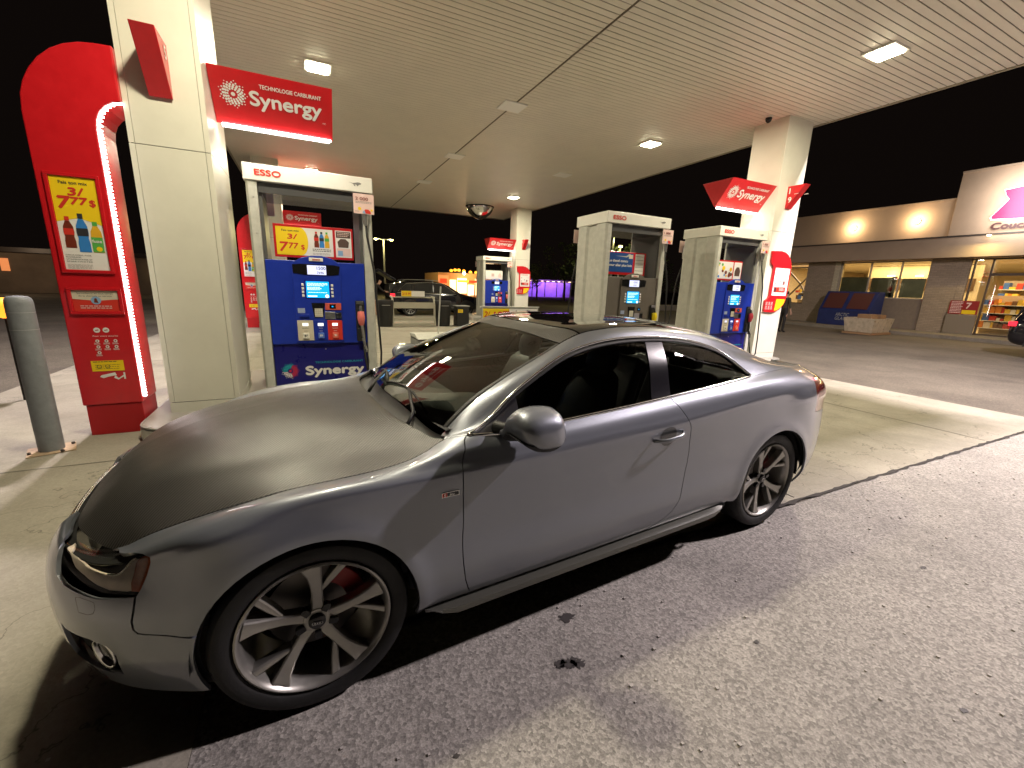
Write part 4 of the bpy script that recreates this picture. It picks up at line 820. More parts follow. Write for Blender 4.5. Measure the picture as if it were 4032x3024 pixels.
def inset_poly(poly, d, keep=lambda p: False):
    P = np.array(poly); s = 1 if area2(poly) > 0 else -1; out = []
    n = len(P)
    for i in range(n):
        if keep(poly[i]): out.append(tuple(P[i])); continue
        a, b, c = P[i-1], P[i], P[(i+1) % n]; e1 = b-a; e2 = c-b; e1 /= np.linalg.norm(e1)+1e-9; e2 /= np.linalg.norm(e2)+1e-9
        m = np.array([-(e1[1]+e2[1]), e1[0]+e2[0]]) * s; l = np.linalg.norm(m)
        m = m / l if l > 1e-6 else m; k = 1/max(.5, (1 + e1 @ e2)/2)**.5
        out.append(tuple(b + m * d * k))
    return out
def pip(P, poly):
    x, y = P[:,0], P[:,1]; c = np.zeros(len(P), bool); n = len(poly)
    for i in range(n):
        x1, y1 = poly[i]; x2, y2 = poly[(i+1) % n]
        if y1 == y2: continue
        c ^= ((y1 > y) != (y2 > y)) & (x < (x2-x1)*(y-y1)/(y2-y1) + x1)
    return c
def dist_poly(P, poly):
    D = np.full(len(P), 9.); n = len(poly)
    for i in range(n):
        a = np.array(poly[i]); b = np.array(poly[(i+1) % n]); ab = b-a; t = np.clip(((P-a) @ ab)/(ab @ ab + 1e-12), 0, 1)
        D = np.minimum(D, np.linalg.norm(P - (a + t[:,None]*ab), axis=1))
    return D
def patch(dom, outer, holes=(), sp=.022, off=0, inset=0):
    us, vs = DOM[dom][0], DOM[dom][1]; rs = sp*.6
    keep = lambda p: (dom != 'side' and p[1] > vs[-1]-1e-6) or (dom == 'side' and (p[0] < 1e-6 or p[0] > us[-1]-1e-6))
    outer = resample(outer, rs)
    if inset: outer = inset_poly(outer, inset, keep)
    holes = [resample(h, rs) for h in holes]
    V = [tuple(p) for p in outer]; E = [(i, (i+1) % len(outer)) for i in range(len(outer))]
    for h in holes:
        k = len(V); V += [tuple(p) for p in h]; E += [(k+i, k+(i+1) % len(h)) for i in range(len(h))]
    o = np.array(outer); u0, v0 = o.min(0); u1, v1 = o.max(0)
    gu, gv = np.meshgrid(np.arange(u0+sp/2, u1, sp), np.arange(v0+sp/2, v1, sp), indexing='ij'); G = np.stack([gu.ravel(), gv.ravel()], 1)
    G = G[pip(G, outer)]; 
    for h in holes: G = G[~pip(G, h)]
    for q in [outer] + holes: G = G[dist_poly(G, q) > sp*.35] if len(G) else G
    V += [tuple(p) for p in G]
    vo, eo, fo, *_ = delaunay_2d_cdt([Vector(p) for p in V], E, [], 0, 1e-6)
    vo = np.array([(p.x, p.y) for p in vo]); fo = [tuple(f) for f in fo]
    C = np.array([vo[list(f)].mean(0) for f in fo]); ok = pip(C, outer)
    for h in holes: ok &= ~pip(C, h)
    fo = [f for f, k in zip(fo, ok) if k]
    P, n = ev(dom, vo[:,0], vo[:,1], off)
    return P, n, fo
def shell(name, patches, m, parent, sides=(1,), depth=.012, custom=True):
    """patches: list of (P, n, faces); sides 1 = near, -1 = far; builds one mesh with folded-in edges"""
    V = []; NN = []; F = []; SK = []
    for (P, n, fo) in patches:
        for s in sides:
            k = len(V); Q = P * [1, -s, 1]; q = n * [1, -s, 1]
            V += [tuple(p) for p in Q]; NN += [tuple(p) for p in q]
            ec = {}
            for f in fo:
                a, b, c = (Q[i] for i in f[:3]); nn = np.cross(b-a, c-a)
                g = f if nn @ q[f[0]] >= 0 else f[::-1]
                F.append(tuple(i+k for i in g))
                for x, y in zip(g, g[1:]+g[:1]): ec[(x, y)] = 1
            if depth:
                for (x, y) in list(ec):
                    if (y, x) in ec: continue
                    if abs(Q[x][1]) < 2e-3 and abs(Q[y][1]) < 2e-3: continue
                    SK.append((Q[x], Q[y], q[x], q[y]))
    for a, b, na, nb in SK:
        k = len(V); t = b-a; fn = np.cross(t, -na); fn = fn/(np.linalg.norm(fn)+1e-9)
        V += [tuple(a), tuple(b), tuple(b-nb*depth), tuple(a-na*depth)]; NN += [tuple(-fn)]*4; F.append((k+1, k, k+3, k+2))
    me = bpy.data.meshes.new(name); me.from_pydata(V, [], F); me.update()
    me.polygons.foreach_set('use_smooth', [True]*len(me.polygons))
    if custom: me.normals_split_custom_set_from_vertices([Vector(q) for q in NN])
    return link(name, me, m, parent)
def ribbon(name, paths, m, parent, w=.010, h=.004, sides=(1,), n=6):
    """moulding: paths = list of (P, N, closed) on the body; half-round section of width w and height h"""
    mb = MB()
    for P, Nn, closed in paths:
        for s in sides:
            Q = P*[1,-s,1]; q = Nn*[1,-s,1]; L_ = len(Q); R = []
            for i in range(L_):
                t = Q[(i+1) % L_ if closed else min(i+1, L_-1)] - Q[i-1 if (closed or i) else 0]; t = t/(np.linalg.norm(t)+1e-9); b = np.cross(t, q[i]); b /= np.linalg.norm(b)+1e-9
                R.append([Q[i] + b*w/2*math.cos(a) + q[i]*(h*math.sin(a) - .001) for a in [math.pi*k/n for k in range(n+1)]])
            V = [tuple(p) for r in R for p in r]; F = []
            for i in range(L_ if closed else L_-1):
                for k in range(n): F.append((i*(n+1)+k, i*(n+1)+k+1, ((i+1) % L_)*(n+1)+k+1, ((i+1) % L_)*(n+1)+k))
            mb.add(V, F)
    return mb.build(name, m, parent, smooth='all')

HEAD = [(0.472,.657),(.522,.617),(.536,.594),(.536,.572),(.526,.516),(.513,.46),(.504,.43),(.476,.439),(.44,.449),(.411,.476),(.376,.52),(.344,.551),(.322,.583),(.304,.621),(.287,.689),(.287,.79),(.40,.79),(.43,.72)]
AMBER = [(0.512,.619),(.524,.61),(.535,.591),(.535,.571),(.524,.516),(.512,.462),(.502,.437),(.487,.444),(.487,.484),(.493,.528),(.498,.577),(.507,.604)]
BEIGE = [(.299,.759),(.323,.648),(.346,.607),(.375,.576),(.405,.556),(.433,.538),(.45,.535),(.467,.547),(.481,.576),(.494,.61),(.505,.606),(.496,.577),(.491,.528),(.485,.484),(.485,.444),(.476,.442),(.44,.453),(.411,.479),(.376,.523),(.343,.554),(.323,.585),(.305,.622),(.290,.695)]
ARC = [(.433,.538),(.45,.535),(.463,.543),(.477,.57),(.488,.6),(.496,.623)]
GAP = [(.503,.424),(.497,.347),(.492,.31),(.493,.28),(.5,.266),(.55,.256),(.584,.248)]
HEADOUT = [(.503,.424),(.467,.421),(.425,.419),(.382,.438),(.344,.454),(.319,.484),(.298,.554),(.284,.618),(.270,.70),(.268,.8)]
INTAKE = [(.315,.223),(.331,.213),(.4,.218),(.434,.203),(.445,.17),(.436,.08),(.412,.075),(.374,.080),(.315,.085)]
DOORF = [(1.478,.80),(1.462,.75),(1.436,.67),(1.425,.607),(1.425,.50),(1.426,.41),(1.42,.32),(1.419,.255),(1.429,.181),(1.456,.090)]
DOORR = [(2.642,.80),(2.652,.76),(2.68,.692),(2.718,.609),(2.742,.56),(2.749,.516),(2.755,.46),(2.753,.404),(2.736,.32),(2.706,.238),(2.66,.180),(2.60,.142),(2.527,.110),(2.47,.096)]
WIN = [(1.50,.012),(1.486,.073),(1.52,.22),(1.563,.315),(1.64,.348),(1.729,.359),(1.878,.362),(2.028,.364),(2.187,.363),(2.384,.361),(2.661,.357),(2.851,.352),(2.98,.345),(3.10,.330),(3.199,.300),(3.26,.245),(3.33,.125),(3.378,.035),(3.375,.012),(3.355,.006),(3.0,.006),(2.0,.006),(1.6,.006)]

car = thing('parked_car', 'silver grey two-door coupe with matt carbon-look bonnet, nearest car in front of the pumps', 'car', (CAR_O[0], CAR_O[1], 0), CAR_TH)
def arch(cx, a0, a1, R, n=26):
    return [inv_xz('side', cx + R*math.cos(math.radians(a0+(a1-a0)*k/n)), .333 + R*math.sin(math.radians(a0+(a1-a0)*k/n))) for k in range(n+1)]
aF1 = arch(.875, -12, 161, .357); aF2 = arch(.875, 162, 202, .357, 8); aR = arch(3.626, 191, -15, .362)
g = .0022
# front wings and rear quarters with pillars
fender = [(.404,.80),(1.478,.80)] + DOORF[1:] + [(1.235,.088)] + aF1 + GAP[::-1] + HEAD[0:7][::-1][1:] + [(.43,.72)]
quarter = [(2.642,.80),(4.90,.80),(4.90,.0),(aR[-1][0],.0)] + aR[::-1] + [(3.19,.088),(2.47,.088)] + DOORR[::-1][1:-1]
tail = smooth_pts([(4.03,.50),(4.22,.49),(4.42,.50),(4.55,.53),(4.57,.60),(4.50,.66),(4.36,.69),(4.20,.69),(4.08,.665),(4.02,.60),(4.03,.50)], 4)[:-1]
side_cab = [(1.40,.0),(1.40,.44),(4.30,.44),(4.30,0)]
b1 = patch('side', fender, inset=g); b2 = patch('side', quarter, holes=[tail], inset=g); b3 = patch('cab', side_cab, holes=[WIN])
shell('body', [b1, b2, b3], M_PAINT, car, sides=(1,-1))
for s in (1,-1):
    dr = shell('door', [patch('side', [(1.478,.80),(2.642,.80)] + DOORR[1:] + [(1.456,.090)] + DOORF[::-1][1:-1], inset=g)], M_PAINT, car, sides=(s,))
    # handle: painted shade of the cup, bar and lock flap
    P, n = ev('side', [2.555], [.568]); P0 = P[0]*[1,-s,1]; n0 = n[0]*[1,-s,1]
    mb = MB(); cx, cz = 2.572, .812
    prof = []
    for t in np.linspace(-1, 1, 13):
        hgt = .013*(1 - .25*t*t); out_ = .040*(1-abs(t)**3.2) + .004
        prof.append((cx + t*.108, (.9075+out_), cz + .010*t, hgt))
    V = []; 
    for x, y, z, hh in prof:
        for a in range(8):
            an = 2*math.pi*a/8; V.append((x, -s*(y + .008*math.cos(an)), z + hh*math.sin(an)))
    F = [(i*8+k, i*8+(k+1) % 8, (i+1)*8+(k+1) % 8, (i+1)*8+k) for i in range(12) for k in range(8)] + [tuple(range(8)), tuple(range(96,104))]
    mb.add(V, F); mb.build('handle', M_PAINT, dr, smooth='all')
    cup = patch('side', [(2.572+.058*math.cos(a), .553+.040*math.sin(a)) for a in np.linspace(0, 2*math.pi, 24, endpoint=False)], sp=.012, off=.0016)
    shell('handle_recess_shade', [cup], mat('recess_shadow', (.03,.032,.036), .3, coat=.6), dr, sides=(s,), depth=0)  # flat patch on the door skin, the cup's shade put into its dark colour
# front bumper with grille and lower intake
grille = [(0,.115),(.165,.115),(.185,.30),(.19,.62),(.175,.775),(0,.775)]
bump = [(0,0),(aF2[-1][0],0)] + aF2[::-1] + [(.598,.244)] + GAP[::-1][0:] + HEADOUT[1:] + [(.172,.80),(.172,.79),(.185,.62),(.18,.30),(.16,.115),(0,.115)]
fb = shell('front_bumper', [patch('side', bump, holes=[INTAKE], inset=g)], M_PAINT, car, sides=(1,-1))
WASH = [(.378,.405),(.388,.412),(.414,.402),(.422,.394),(.424,.36),(.419,.330),(.408,.322),(.385,.322)]
P, n = ev('side', *zip(*resample(WASH, .006))); [ribbon('washer_flap_joint', [(P, n, True)], M_SEAM, fb, w=.0022, h=.0012, sides=(q_,)) for q_ in (1,-1)]
[shell('lower_intake', [patch('side', inset_poly(INTAKE, -.012), off=-.045)], M_BLACK, fb, sides=(q_,), depth=0) for q_ in (1,-1)]
shell('grille', [patch('side', grille, off=-.04)], M_BLKG, car, sides=(1,-1), depth=0)
mb = MB()
for k in range(11):
    v_ = .15 + k*.055; P, n = ev('side', np.linspace(0, .17, 9), [v_]*9, off=-.022)
    mb.tube([tuple(p*[1,1,1]) for p in P[::-1]] + [tuple(p*[1,-1,1]) for p in P[1:]], .005, 6)
mb.build('grille_bars', M_CHROME, car, smooth='all')
for s in (1,-1):                                                  # fog lamps
    c = ev('side', .408, .148, -.022)[0][0]*[1,-s,1]; n0 = ev('side', .408, .148)[1][0]*[1,-s,1]
    R = Vector(n0).to_track_quat('Z', 'X').to_matrix().to_4x4(); R.translation = Vector(c)
    fl = MB().lathe([(.046,.0),(.052,.006),(.049,.014),(.044,.010),(.041,.002)], 26, cap=False).build('fog_lamp', M_CHROME, car, smooth='all'); fl.matrix_local = R @ Matrix.Diagonal((1.25,.78,1,1))
    MB().lathe([(.0005,.004),(.03,.002),(.043,.0)], 24, cap=False).build('lens', M_BLKG, fl, smooth='all')
    for k in range(3): pass
# headlights
for s in (1,-1):
    hl = shell('headlight', [patch('side', inset_poly(HEAD, .003), sp=.016)], G_LENS, car, sides=(s,), depth=.0)
    shell('housing', [patch('side', HEAD, sp=.018, off=-.030)], mat('lamp_housing', (.20,.19,.13), .35, metal=.4, var=.2), hl, sides=(s,), depth=0)
    shell('lamp_bowl', [patch('side', BEIGE, sp=.016, off=-.020)], mat('clouded_reflector', (.80,.70,.60), .5, var=.12, vscale=20), hl, sides=(s,), depth=.01)
    shell('side_reflector', [patch('side', AMBER, sp=.012, off=-.016)], M_AMBER, hl, sides=(s,), depth=.01)
    P, n = ev('side', *zip(*smooth_pts(ARC, 4)), off=-.018); ribbon('chrome_arc', [(P, n, False)], M_CHROME, hl, w=.006, h=.004, sides=(s,))
    tl = shell('tail_light', [patch('side', inset_poly(tail, .002), sp=.02)], M_TAIL, car, sides=(s,))
# bonnet
hood = shell('bonnet', [patch('hood', [(.40,0),(1.40,0),(1.40,.66),(.40,.66)], sp=.02, inset=.0025)], M_CARBON, car, sides=(1,-1))
# roof, glass, boot lid
def hdr(v, u0, uc): return u0 + (uc-u0)*min(1, max(0, (v-.44)/.56))**.8
def band(ua, ub, v0=.447, n=8):
    vs_ = np.linspace(v0, 1.0, n); return [(ua(v), float(v)) for v in vs_] + [(ub(v), float(v)) for v in vs_[::-1]]
uH = lambda v: hdr(v, 2.092, 2.045); uR = lambda v: hdr(v, 2.215, 2.165)
shell('windscreen', [patch('cab', [(1.42,.447),(1.41,.60),(1.405,.80),(1.40,1.0)] + band(uH, uH)[8:], off=.001)], G_WIND, car, sides=(1,-1), depth=0)
shell('roof_front_panel', [patch('cab', band(lambda v: uH(v)+.004, uR), inset=.001)], M_CARBON, car, sides=(1,-1))
shell('glass_roof', [patch('cab', band(lambda v: uR(v)+.012, lambda v: 2.87))], G_ROOF, car, sides=(1,-1))
shell('roof_rear_panel', [patch('cab', band(lambda v: 2.882, lambda v: 3.34-.0*v), inset=.001)], M_PAINT, car, sides=(1,-1))
shell('rear_window', [patch('cab', band(lambda v: 3.35, lambda v: 3.86+.03*(v-.44)/.56, v0=.452))], G_SIDE, car, sides=(1,-1), depth=0)
shell('boot_lid', [patch('cab', band(lambda v: 3.875+.03*(v-.44)/.56, lambda v: 4.30), inset=.002)], M_PAINT, car, sides=(1,-1))
# tail edge closing the boot
mb = MB(); us_ = np.linspace(4.30, 4.90, 14); a = ev('side', us_, [.8]*14)[0]; vv = np.linspace(.0, 1, 14); b = ev('cab', [4.30]*14, vv)[0]
for s in (1,-1):
    V = [tuple(p*[1,-s,1]) for p in a] + [tuple(p*[1,-s,1]) for p in b]; mb.add(V, [(i, i+1, 14+i+1, 14+i) for i in range(13)])
mb.build('boot_edge', M_PAINT, car, smooth='all')
# side windows, pillar, bright mouldings
for s in (1,-1):
    def wtop(u): return float(np.interp(u, [p[0] for p in WIN[1:19]], [p[1] for p in WIN[1:19]]))
    front = [p for p in WIN[2:12] if p[0] < 2.66]
    dg = [(1.735,.010)] + [(1.735, wtop(1.735)-.012)] + [(p[0], p[1]-.012) for p in front if p[0] > 1.75] + [(2.632, wtop(2.63)-.012),(2.515,.010)]
    shell('door_window', [patch('cab', dg, sp=.03, off=-.006)], G_SIDE, car, sides=(s,), depth=0)
    bp = [(2.515,.008),(2.632,.350),(2.76,.345),(2.655,.008)]
    shell('door_pillar', [patch('cab', bp, sp=.03, off=-.004)], mat('pillar_trim', (.018,.017,.022), .16, spec=.35), car, sides=(s,))
    qg = [(2.655,.008),(2.76,.345)] + [(p[0], p[1]-.008) for p in WIN[12:18]] + [(3.355,.016)]
    shell('quarter_window', [patch('cab', qg, sp=.03, off=-.006)], G_SIDE, car, sides=(s,), depth=0)
    tri = [(1.49,.012),(1.515,.20),(1.563,.305),(1.64,.338),(1.735,.345),(1.735,.010)]
    shell('mirror_sail', [patch('cab', tri, sp=.03, off=-.004)], mat('grey_black_trim', (.028,.028,.034), .35), car, sides=(s,))
rs = [(1.50,.004)] + [(u, .004) for u in np.linspace(1.55, 3.36, 40)]
P, n = ev('cab', *zip(*rs)); [ribbon('waist_moulding', [(P, n, False)], M_CHROME, car, w=.016, h=.007, sides=(q_,)) for q_ in (1,-1)]
top = [(p[0], p[1]) for p in smooth_pts([(1.497,.03)] + WIN[1:18] + [(3.378,.02),(3.362,.006)], 5)]
P, n = ev('cab', *zip(*top)); [ribbon('window_moulding', [(P, n, False)], M_CHROME, car, w=.013, h=.009, sides=(q_,)) for q_ in (1,-1)]
P2, n2 = ev('cab', *zip(*[(a, b-.020 if b > .1 else b) for a, b in top if a < 3.30])); [ribbon('window_seal', [(P2, n2, False)], M_BLACK, car, w=.022, h=.004, sides=(q_,)) for q_ in (1,-1)]
wp = [(1.43,.452),(1.55,.452),(1.75,.450),(1.95,.449),(2.085,.449)]
P, n = ev('cab', *zip(*smooth_pts(wp, 8))); [ribbon('windscreen_seal', [(P, n, False)], M_BLACK, car, w=.024, h=.004, sides=(q_,)) for q_ in (1,-1)]
# cowl and wipers
mb = MB(); vv = np.linspace(0, .66, 20); a = ev('hood', [1.398]*20, vv)[0]; vc_ = np.linspace(.44, 1.0, 20); b = ev('cab', [1.405]*20, vc_)[0]
for s in (1,-1):
    V = []
    for p, q in zip(a, b):
        V += [tuple((p-[0,0,.02])*[1,-s,1]), tuple(((p+q)/2-[0,0,.045])*[1,-s,1]), tuple((q-[0,0,.004])*[1,-s,1])]
    mb.add(V, [(3*i+j, 3*i+j+1, 3*i+j+4, 3*i+j+3) for i in range(19) for j in range(2)])
mb.build('cowl_panel', M_BLACK, car, smooth='all')
for (ya, yb, xa, xb) in ((-.50,-.02,1.40,1.345),(-.02,.47,1.34,1.36)):
    mb = MB(); pts = []
    for t in np.linspace(0, 1, 9):
        y = ya + (yb-ya)*t; v = float(np.interp(abs(y), [0,.31,.56,.69],[1,.68,.45,.44])); p = ev('cab', 1.43+.03*math.sin(t*3.1), v)[0][0]; pts.append((p[0], y, p[2]+.012))
    mb.tube(pts, .006, 6); mb.tube([(pts[0][0]-.10, ya-.02, pts[0][2]-.04), (pts[0][0]-.05, ya+.05, pts[0][2]+.0), pts[4]], .009, 6)
    mb.build('wiper', M_BLACK, car, smooth='all')
# sill blade
mb = MB(); U = np.linspace(1.262, 3.16, 30); lo = []; V = []
for u in U:
    t = min(1, (u-1.262)/.12, (3.16-u)/.15); y0 = .892; zt = .268 + .012*(u-1.26)/1.9; y1 = .905 + .030*max(t, 0)**.6; zb = zt - .006 - .044*max(t, 0)**.6
    V.append([(u, y0, zt), (u, y1, zt-.012), (u, y1+.002, zb+.012), (u, y1-.012, zb), (u, .84, zb+.004)])
for s in (1,-1):
    P = [(a, -s*b, c) for r in V for a, b, c in r]; MB().add(P, [(5*i+j, 5*i+j+1, 5*i+j+6, 5*i+j+5) for i in range(29) for j in range(4)]).build('side_skirt', mat('skirt_paint', (.10,.10,.085), .3, metal=.4, coat=.5), car, smooth=True)
skp = [(1.235,.0),(3.19,.0),(3.19,.083),(1.235,.083)]
[shell('sill_panel', [patch('side', skp, inset=.002, off=-.002)], M_PAINT, car, sides=(q_,)) for q_ in (1,-1)]
# dark inner shell behind every joint
full = [(0.,0.),(aF2[-1][0],0.)] + aF2[::-1] + aF1[::-1] + [(1.235,0.),(3.24,0.)] + aR + [(aR[-1][0],0.),(4.9,0.),(4.9,.795),(0.,.795)]
shell('inner_shell', [patch('side', full, sp=.05, off=-.055 if False else -.028, inset=-.004), patch('hood', [(.42,0),(1.40,0),(1.40,.66),(.42,.66)], sp=.05, off=-.03)], mat('underbody_black', (.006,.006,.006), .9), car, sides=(1,-1), depth=0)
shell('cabin_lining', [patch('cab', side_cab, holes=[WIN], sp=.05, off=-.022)], mat('dark_lining', (.02,.02,.022), .8), car, sides=(1,-1), depth=0)
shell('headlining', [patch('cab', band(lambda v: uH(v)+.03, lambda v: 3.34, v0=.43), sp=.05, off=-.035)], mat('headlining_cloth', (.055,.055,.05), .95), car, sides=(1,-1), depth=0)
MB().box(.40, 4.30, -.55, .55, .22, .27).box(1.30, 3.12, -.84, .84, .215, .26).build('underbody', mat('underbody_black'), car)
# badge on the wing
P, n = ev('side', 1.37, .530); c = P[0]; 
pb = Plate(frame((c[0], -c[1]-.001, c[2]), (1,0,0), (0,0,1)))
pb.rect(-.036, .036, -.010, .010, M_CHROME, .0035, .003); pb.rect(-.034,-.014,-.008,.008, M_REDINK, .0042); pb.rect(-.013,.034,-.0078,.0078, M_BLKG, .0042)
pb.text('S', -.028, -.006, .012, M_CHROME, lift=.005, slant=.2); pb.text('line', -.004, -.005, .010, M_CHROME, lift=.005, slant=.2)
pb.build(car, 'wing_badge')
# wheels
def wheel(cx, s, steer=0):
    wroot = MB()
    prof = [(.255,-.018),(.262,-.004),(.275,.006),(.300,.010),(.318,.004),(.329,-.014),(.332,-.04),(.332,-.20),(.322,-.232),(.27,-.242),(.24,-.22)]
    ty = MB().lathe([(r, h) for r, h in prof], 72, axis='y', cap=False)
    for q in (-.06,-.11,-.16):
        pass
    t = ty.build('wheel', M_TYRE, car, smooth=True)
    rim = MB().lathe([(.2560,-.018),(.2560,.0),(.2500,.003),(.2440,-.002),(.2400,-.014),(.2345,-.03),(.2300,-.07),(.222,-.13),(.222,-.21)], 72, axis='y', cap=False)
    def yf(r): return -.009 - .034*max(0, min(1, (.235-r)/.19))**.85          # dish of the spokes
    def blade(Ls, Rs, drop=0, dth=.040):
        """one spoke: stations of (r, left deg) and (r, right deg) lofted into a single bevelled bar"""
        V = []
        for (r1, a1), (r2, a2) in zip(Ls, Rs):
            A1 = (r1*math.cos(math.radians(a1)), r1*math.sin(math.radians(a1))); A2 = (r2*math.cos(math.radians(a2)), r2*math.sin(math.radians(a2)))
            d = math.hypot(A2[0]-A1[0], A2[1]-A1[1]); k = min(.3, .005/d); m1 = (A1[0]+(A2[0]-A1[0])*k, A1[1]+(A2[1]-A1[1])*k); m2 = (A2[0]+(A1[0]-A2[0])*k, A2[1]+(A1[1]-A2[1])*k); mm = ((A1[0]+A2[0])/2, (A1[1]+A2[1])/2)
            y1, y2 = yf(r1)-drop, yf(r2)-drop; sag = .10*d
            V += [(A1[0], y1-dth, A1[1]), (A1[0], y1-.004, A1[1]), (m1[0], y1, m1[1]), (mm[0], (y1+y2)/2-sag*.5, mm[1]), (m2[0], y2, m2[1]), (A2[0], y2-.004, A2[1]), (A2[0], y2-dth, A2[1])]
        n = len(Ls); rim.add(V, [(7*i+j, 7*i+j+1, 7*i+j+8, 7*i+j+7) for i in range(n-1) for j in range(6)] + [tuple(range(7)), tuple(range(7*n-7, 7*n))[::-1]])
    return t, rim, yf, blade
def make_wheel():
    t, rim, yf, blade = wheel(0, 1)
    for k in range(5):
        a = 90 + 72*k
        A = lambda rr, d: (rr, a + d)
        Lf = [(.040,34),(.062,23),(.085,17.5),(.12,14.5),(.16,14.5),(.20,16),(.2385,19)]; Rf = [(.040,-30),(.062,-17),(.085,-9),(.12,-3.5),(.16,-.5),(.20,1.5),(.2385,2.5)]
        blade([A(*q_) for q_ in Lf], [A(*q_) for q_ in Rf])
        L2 = [(.118,4),(.145,-1.5),(.17,-5),(.20,-8.5),(.238,-12)]; R2 = [(.118,-3),(.145,-9.5),(.17,-13.5),(.20,-16.5),(.238,-19)]
        blade([A(*q_) for q_ in L2], [A(*q_) for q_ in R2], drop=.006)
    rim.lathe([(.004,-.040),(.045,-.040),(.052,-.048),(.052,-.08)], 30, axis='y', cap=True)
    r = rim.build('rim', M_RIM, t, smooth=True)
    cap = MB().lathe([(.001,-.026),(.024,-.027),(.029,-.031),(.030,-.044)], 28, axis='y', cap=False); 
    c = cap.build('centre_cap', M_BLKG, r, smooth=True)
    mb = MB()
    for j in range(4): mb.lathe([(.0058,-.0225),(.0072,-.0215),(.0058,-.0225)], 14, c=((-.0123+.0082*j), 0, 0), axis='y', cap=False)
    for j in range(4):
        cxx = -.0123+.0082*j; mb.tube([(cxx+.0052*math.cos(q), -.0245, .0052*math.sin(q)) for q in np.linspace(0, 2*math.pi, 15)], .0010, 5, cap=False)
    mb.build('ring_emblem', M_CHROME, c, smooth='all')
    for k in range(5):
        a = math.radians(90-30+72*k+4); x, z = .058*math.cos(a), .058*math.sin(a)
        mb = MB(); ca, sa = math.cos(a), math.sin(a)
        ol = [(-.016,-.011),(.010,-.013),(.017,-.006),(.017,.006),(.010,.013),(-.016,.011)]
        mb.prism([(x+p*ca-q*sa, z+p*sa+q*ca) for p, q in ol], -.050, -.030, 'y'); mb.build('wheel_bolt', M_BLKG, r, bevel=.002)
    MB().lathe([(.06,-.13),(.165,-.13),(.165,-.15),(.06,-.15)], 40, axis='y').build('brake_disc', mat('brake_steel', (.12,.11,.10), .4, metal=.8), t, smooth=True)
    mb = MB()
    for q in range(8): pass
    ang = [math.radians(12+8*i) for i in range(9)]
    mb.prism([(.185*math.cos(q), .185*math.sin(q)) for q in ang] + [(.115*math.cos(q), .115*math.sin(q)) for q in ang[::-1]], -.165, -.095, 'y')
    mb.build('brake_caliper', mat('caliper_red', (.30,.012,.012), .4), t, bevel=.004)
    return t
w0 = make_wheel()
for i, (cx, s) in enumerate(((.875,1),(3.626,1),(.875,-1),(3.626,-1))):
    wq = w0 if i == 0 else copy_tree(w0, car)
    wq.location = (cx, -s*.885, .332); wq.rotation_euler = (0, 0, 0)
    # lathe depth runs along -y (inboard) for y-axis profiles, flip for the near side
    wq.scale = (1, -1, 1) if s == 1 else (1, 1, 1)
    if i == 1: wq.rotation_euler = (0, math.radians(-14), 0)
    if i == 0: wq.rotation_euler = (0, math.radians(9), 0)
for cx in (.875, 3.626):
    for s in (1,-1):
        mb = MB(); n = 40; V = []
        for y in (.50,.880):
            V += [(cx+.375*math.cos(math.pi*(.0+1.0*k/n)), -s*y, .300+.405*math.sin(math.pi*(.0+1.0*k/n))) for k in range(n+1)]
        mb.add(V, [(k, k+1, n+2+k, n+1+k) for k in range(n)]); mb.add([(cx+.375*math.cos(math.pi*k/23), -s*.50, .30+.405*math.sin(math.pi*k/23)) for k in range(24)], [tuple(range(24))])
        mb.build('wheel_housing', mat('underbody_black'), car)
# door mirrors
for s in (1,-1):
    mb = MB(); secs = []
    SEC = [(.835,1.640,.950,.034,.018),(.865,1.645,.955,.040,.022),(.885,1.660,.965,.056,.036),(.900,1.690,.992,.084,.060),(.925,1.708,1.003,.100,.073),(.960,1.714,1.003,.104,.076),(1.000,1.716,.997,.102,.072),(1.030,1.718,.988,.092,.063),(1.048,1.719,.980,.070,.048),(1.055,1.719,.975,.036,.026)]
    n = 28
    for (y, x, z, rx, rz) in SEC:
        ring = []
        for k in range(n):
            a = 2*math.pi*k/n; c, s_ = math.cos(a), math.sin(a); e = .56
            px = rx*math.copysign(abs(c)**e, c); pz = rz*math.copysign(abs(s_)**e, s_)
            if px < 0: pz *= 1 - .28*(-px/rx)**2
            px = px - .25*pz*(0.5)
            ring.append((x+px, -s*y, z+pz))
        secs.append(ring)
    V = [p for r in secs for p in r]; F = [(i*n+k, i*n+(k+1) % n, (i+1)*n+(k+1) % n, (i+1)*n+k) for i in range(len(secs)-1) for k in range(n)] + [tuple(range((len(secs)-1)*n, len(secs)*n))]
    mb.add(V, F); mi = mb.build('door_mirror', M_PAINT, car, smooth='all')
    # black base under the shell and foot
    mb = MB(); V = []
    SB = [(p[0], p[1], p[2]-.012, p[3]*1.02, p[4]) for p in SEC[1:-1]]
    for (y, x, z, rx, rz) in SB:
        V += [(x+rx*1.0*math.cos(a) - .25*rz*math.sin(a)*.5, -s*y, z + min(-.30*rz, rz*math.sin(a))) for a in [math.pi + math.pi*k/12 for k in range(13)]]
    m_ = len(SB); mb.add(V, [(i*13+k, i*13+k+1, (i+1)*13+k+1, (i+1)*13+k) for i in range(m_-1) for k in range(12)] + [tuple(range(13))[::-1], tuple(range((m_-1)*13, m_*13))])
    mb.tube([(1.615,-s*.80,.960),(1.630,-s*.84,.962),(1.655,-s*.89,.972)], [.030,.028,.028], 10)
    mb.build('mirror_base', M_BLACK, mi, smooth=True)
    MB().add([(1.80+.004, -s*(.905+.10*(.5+.5*math.cos(a))), .998+.058*math.sin(a)) for a in [2*math.pi*k/20 for k in range(20)]], [tuple(range(20))]).build('mirror_glass', M_CHROME, mi)
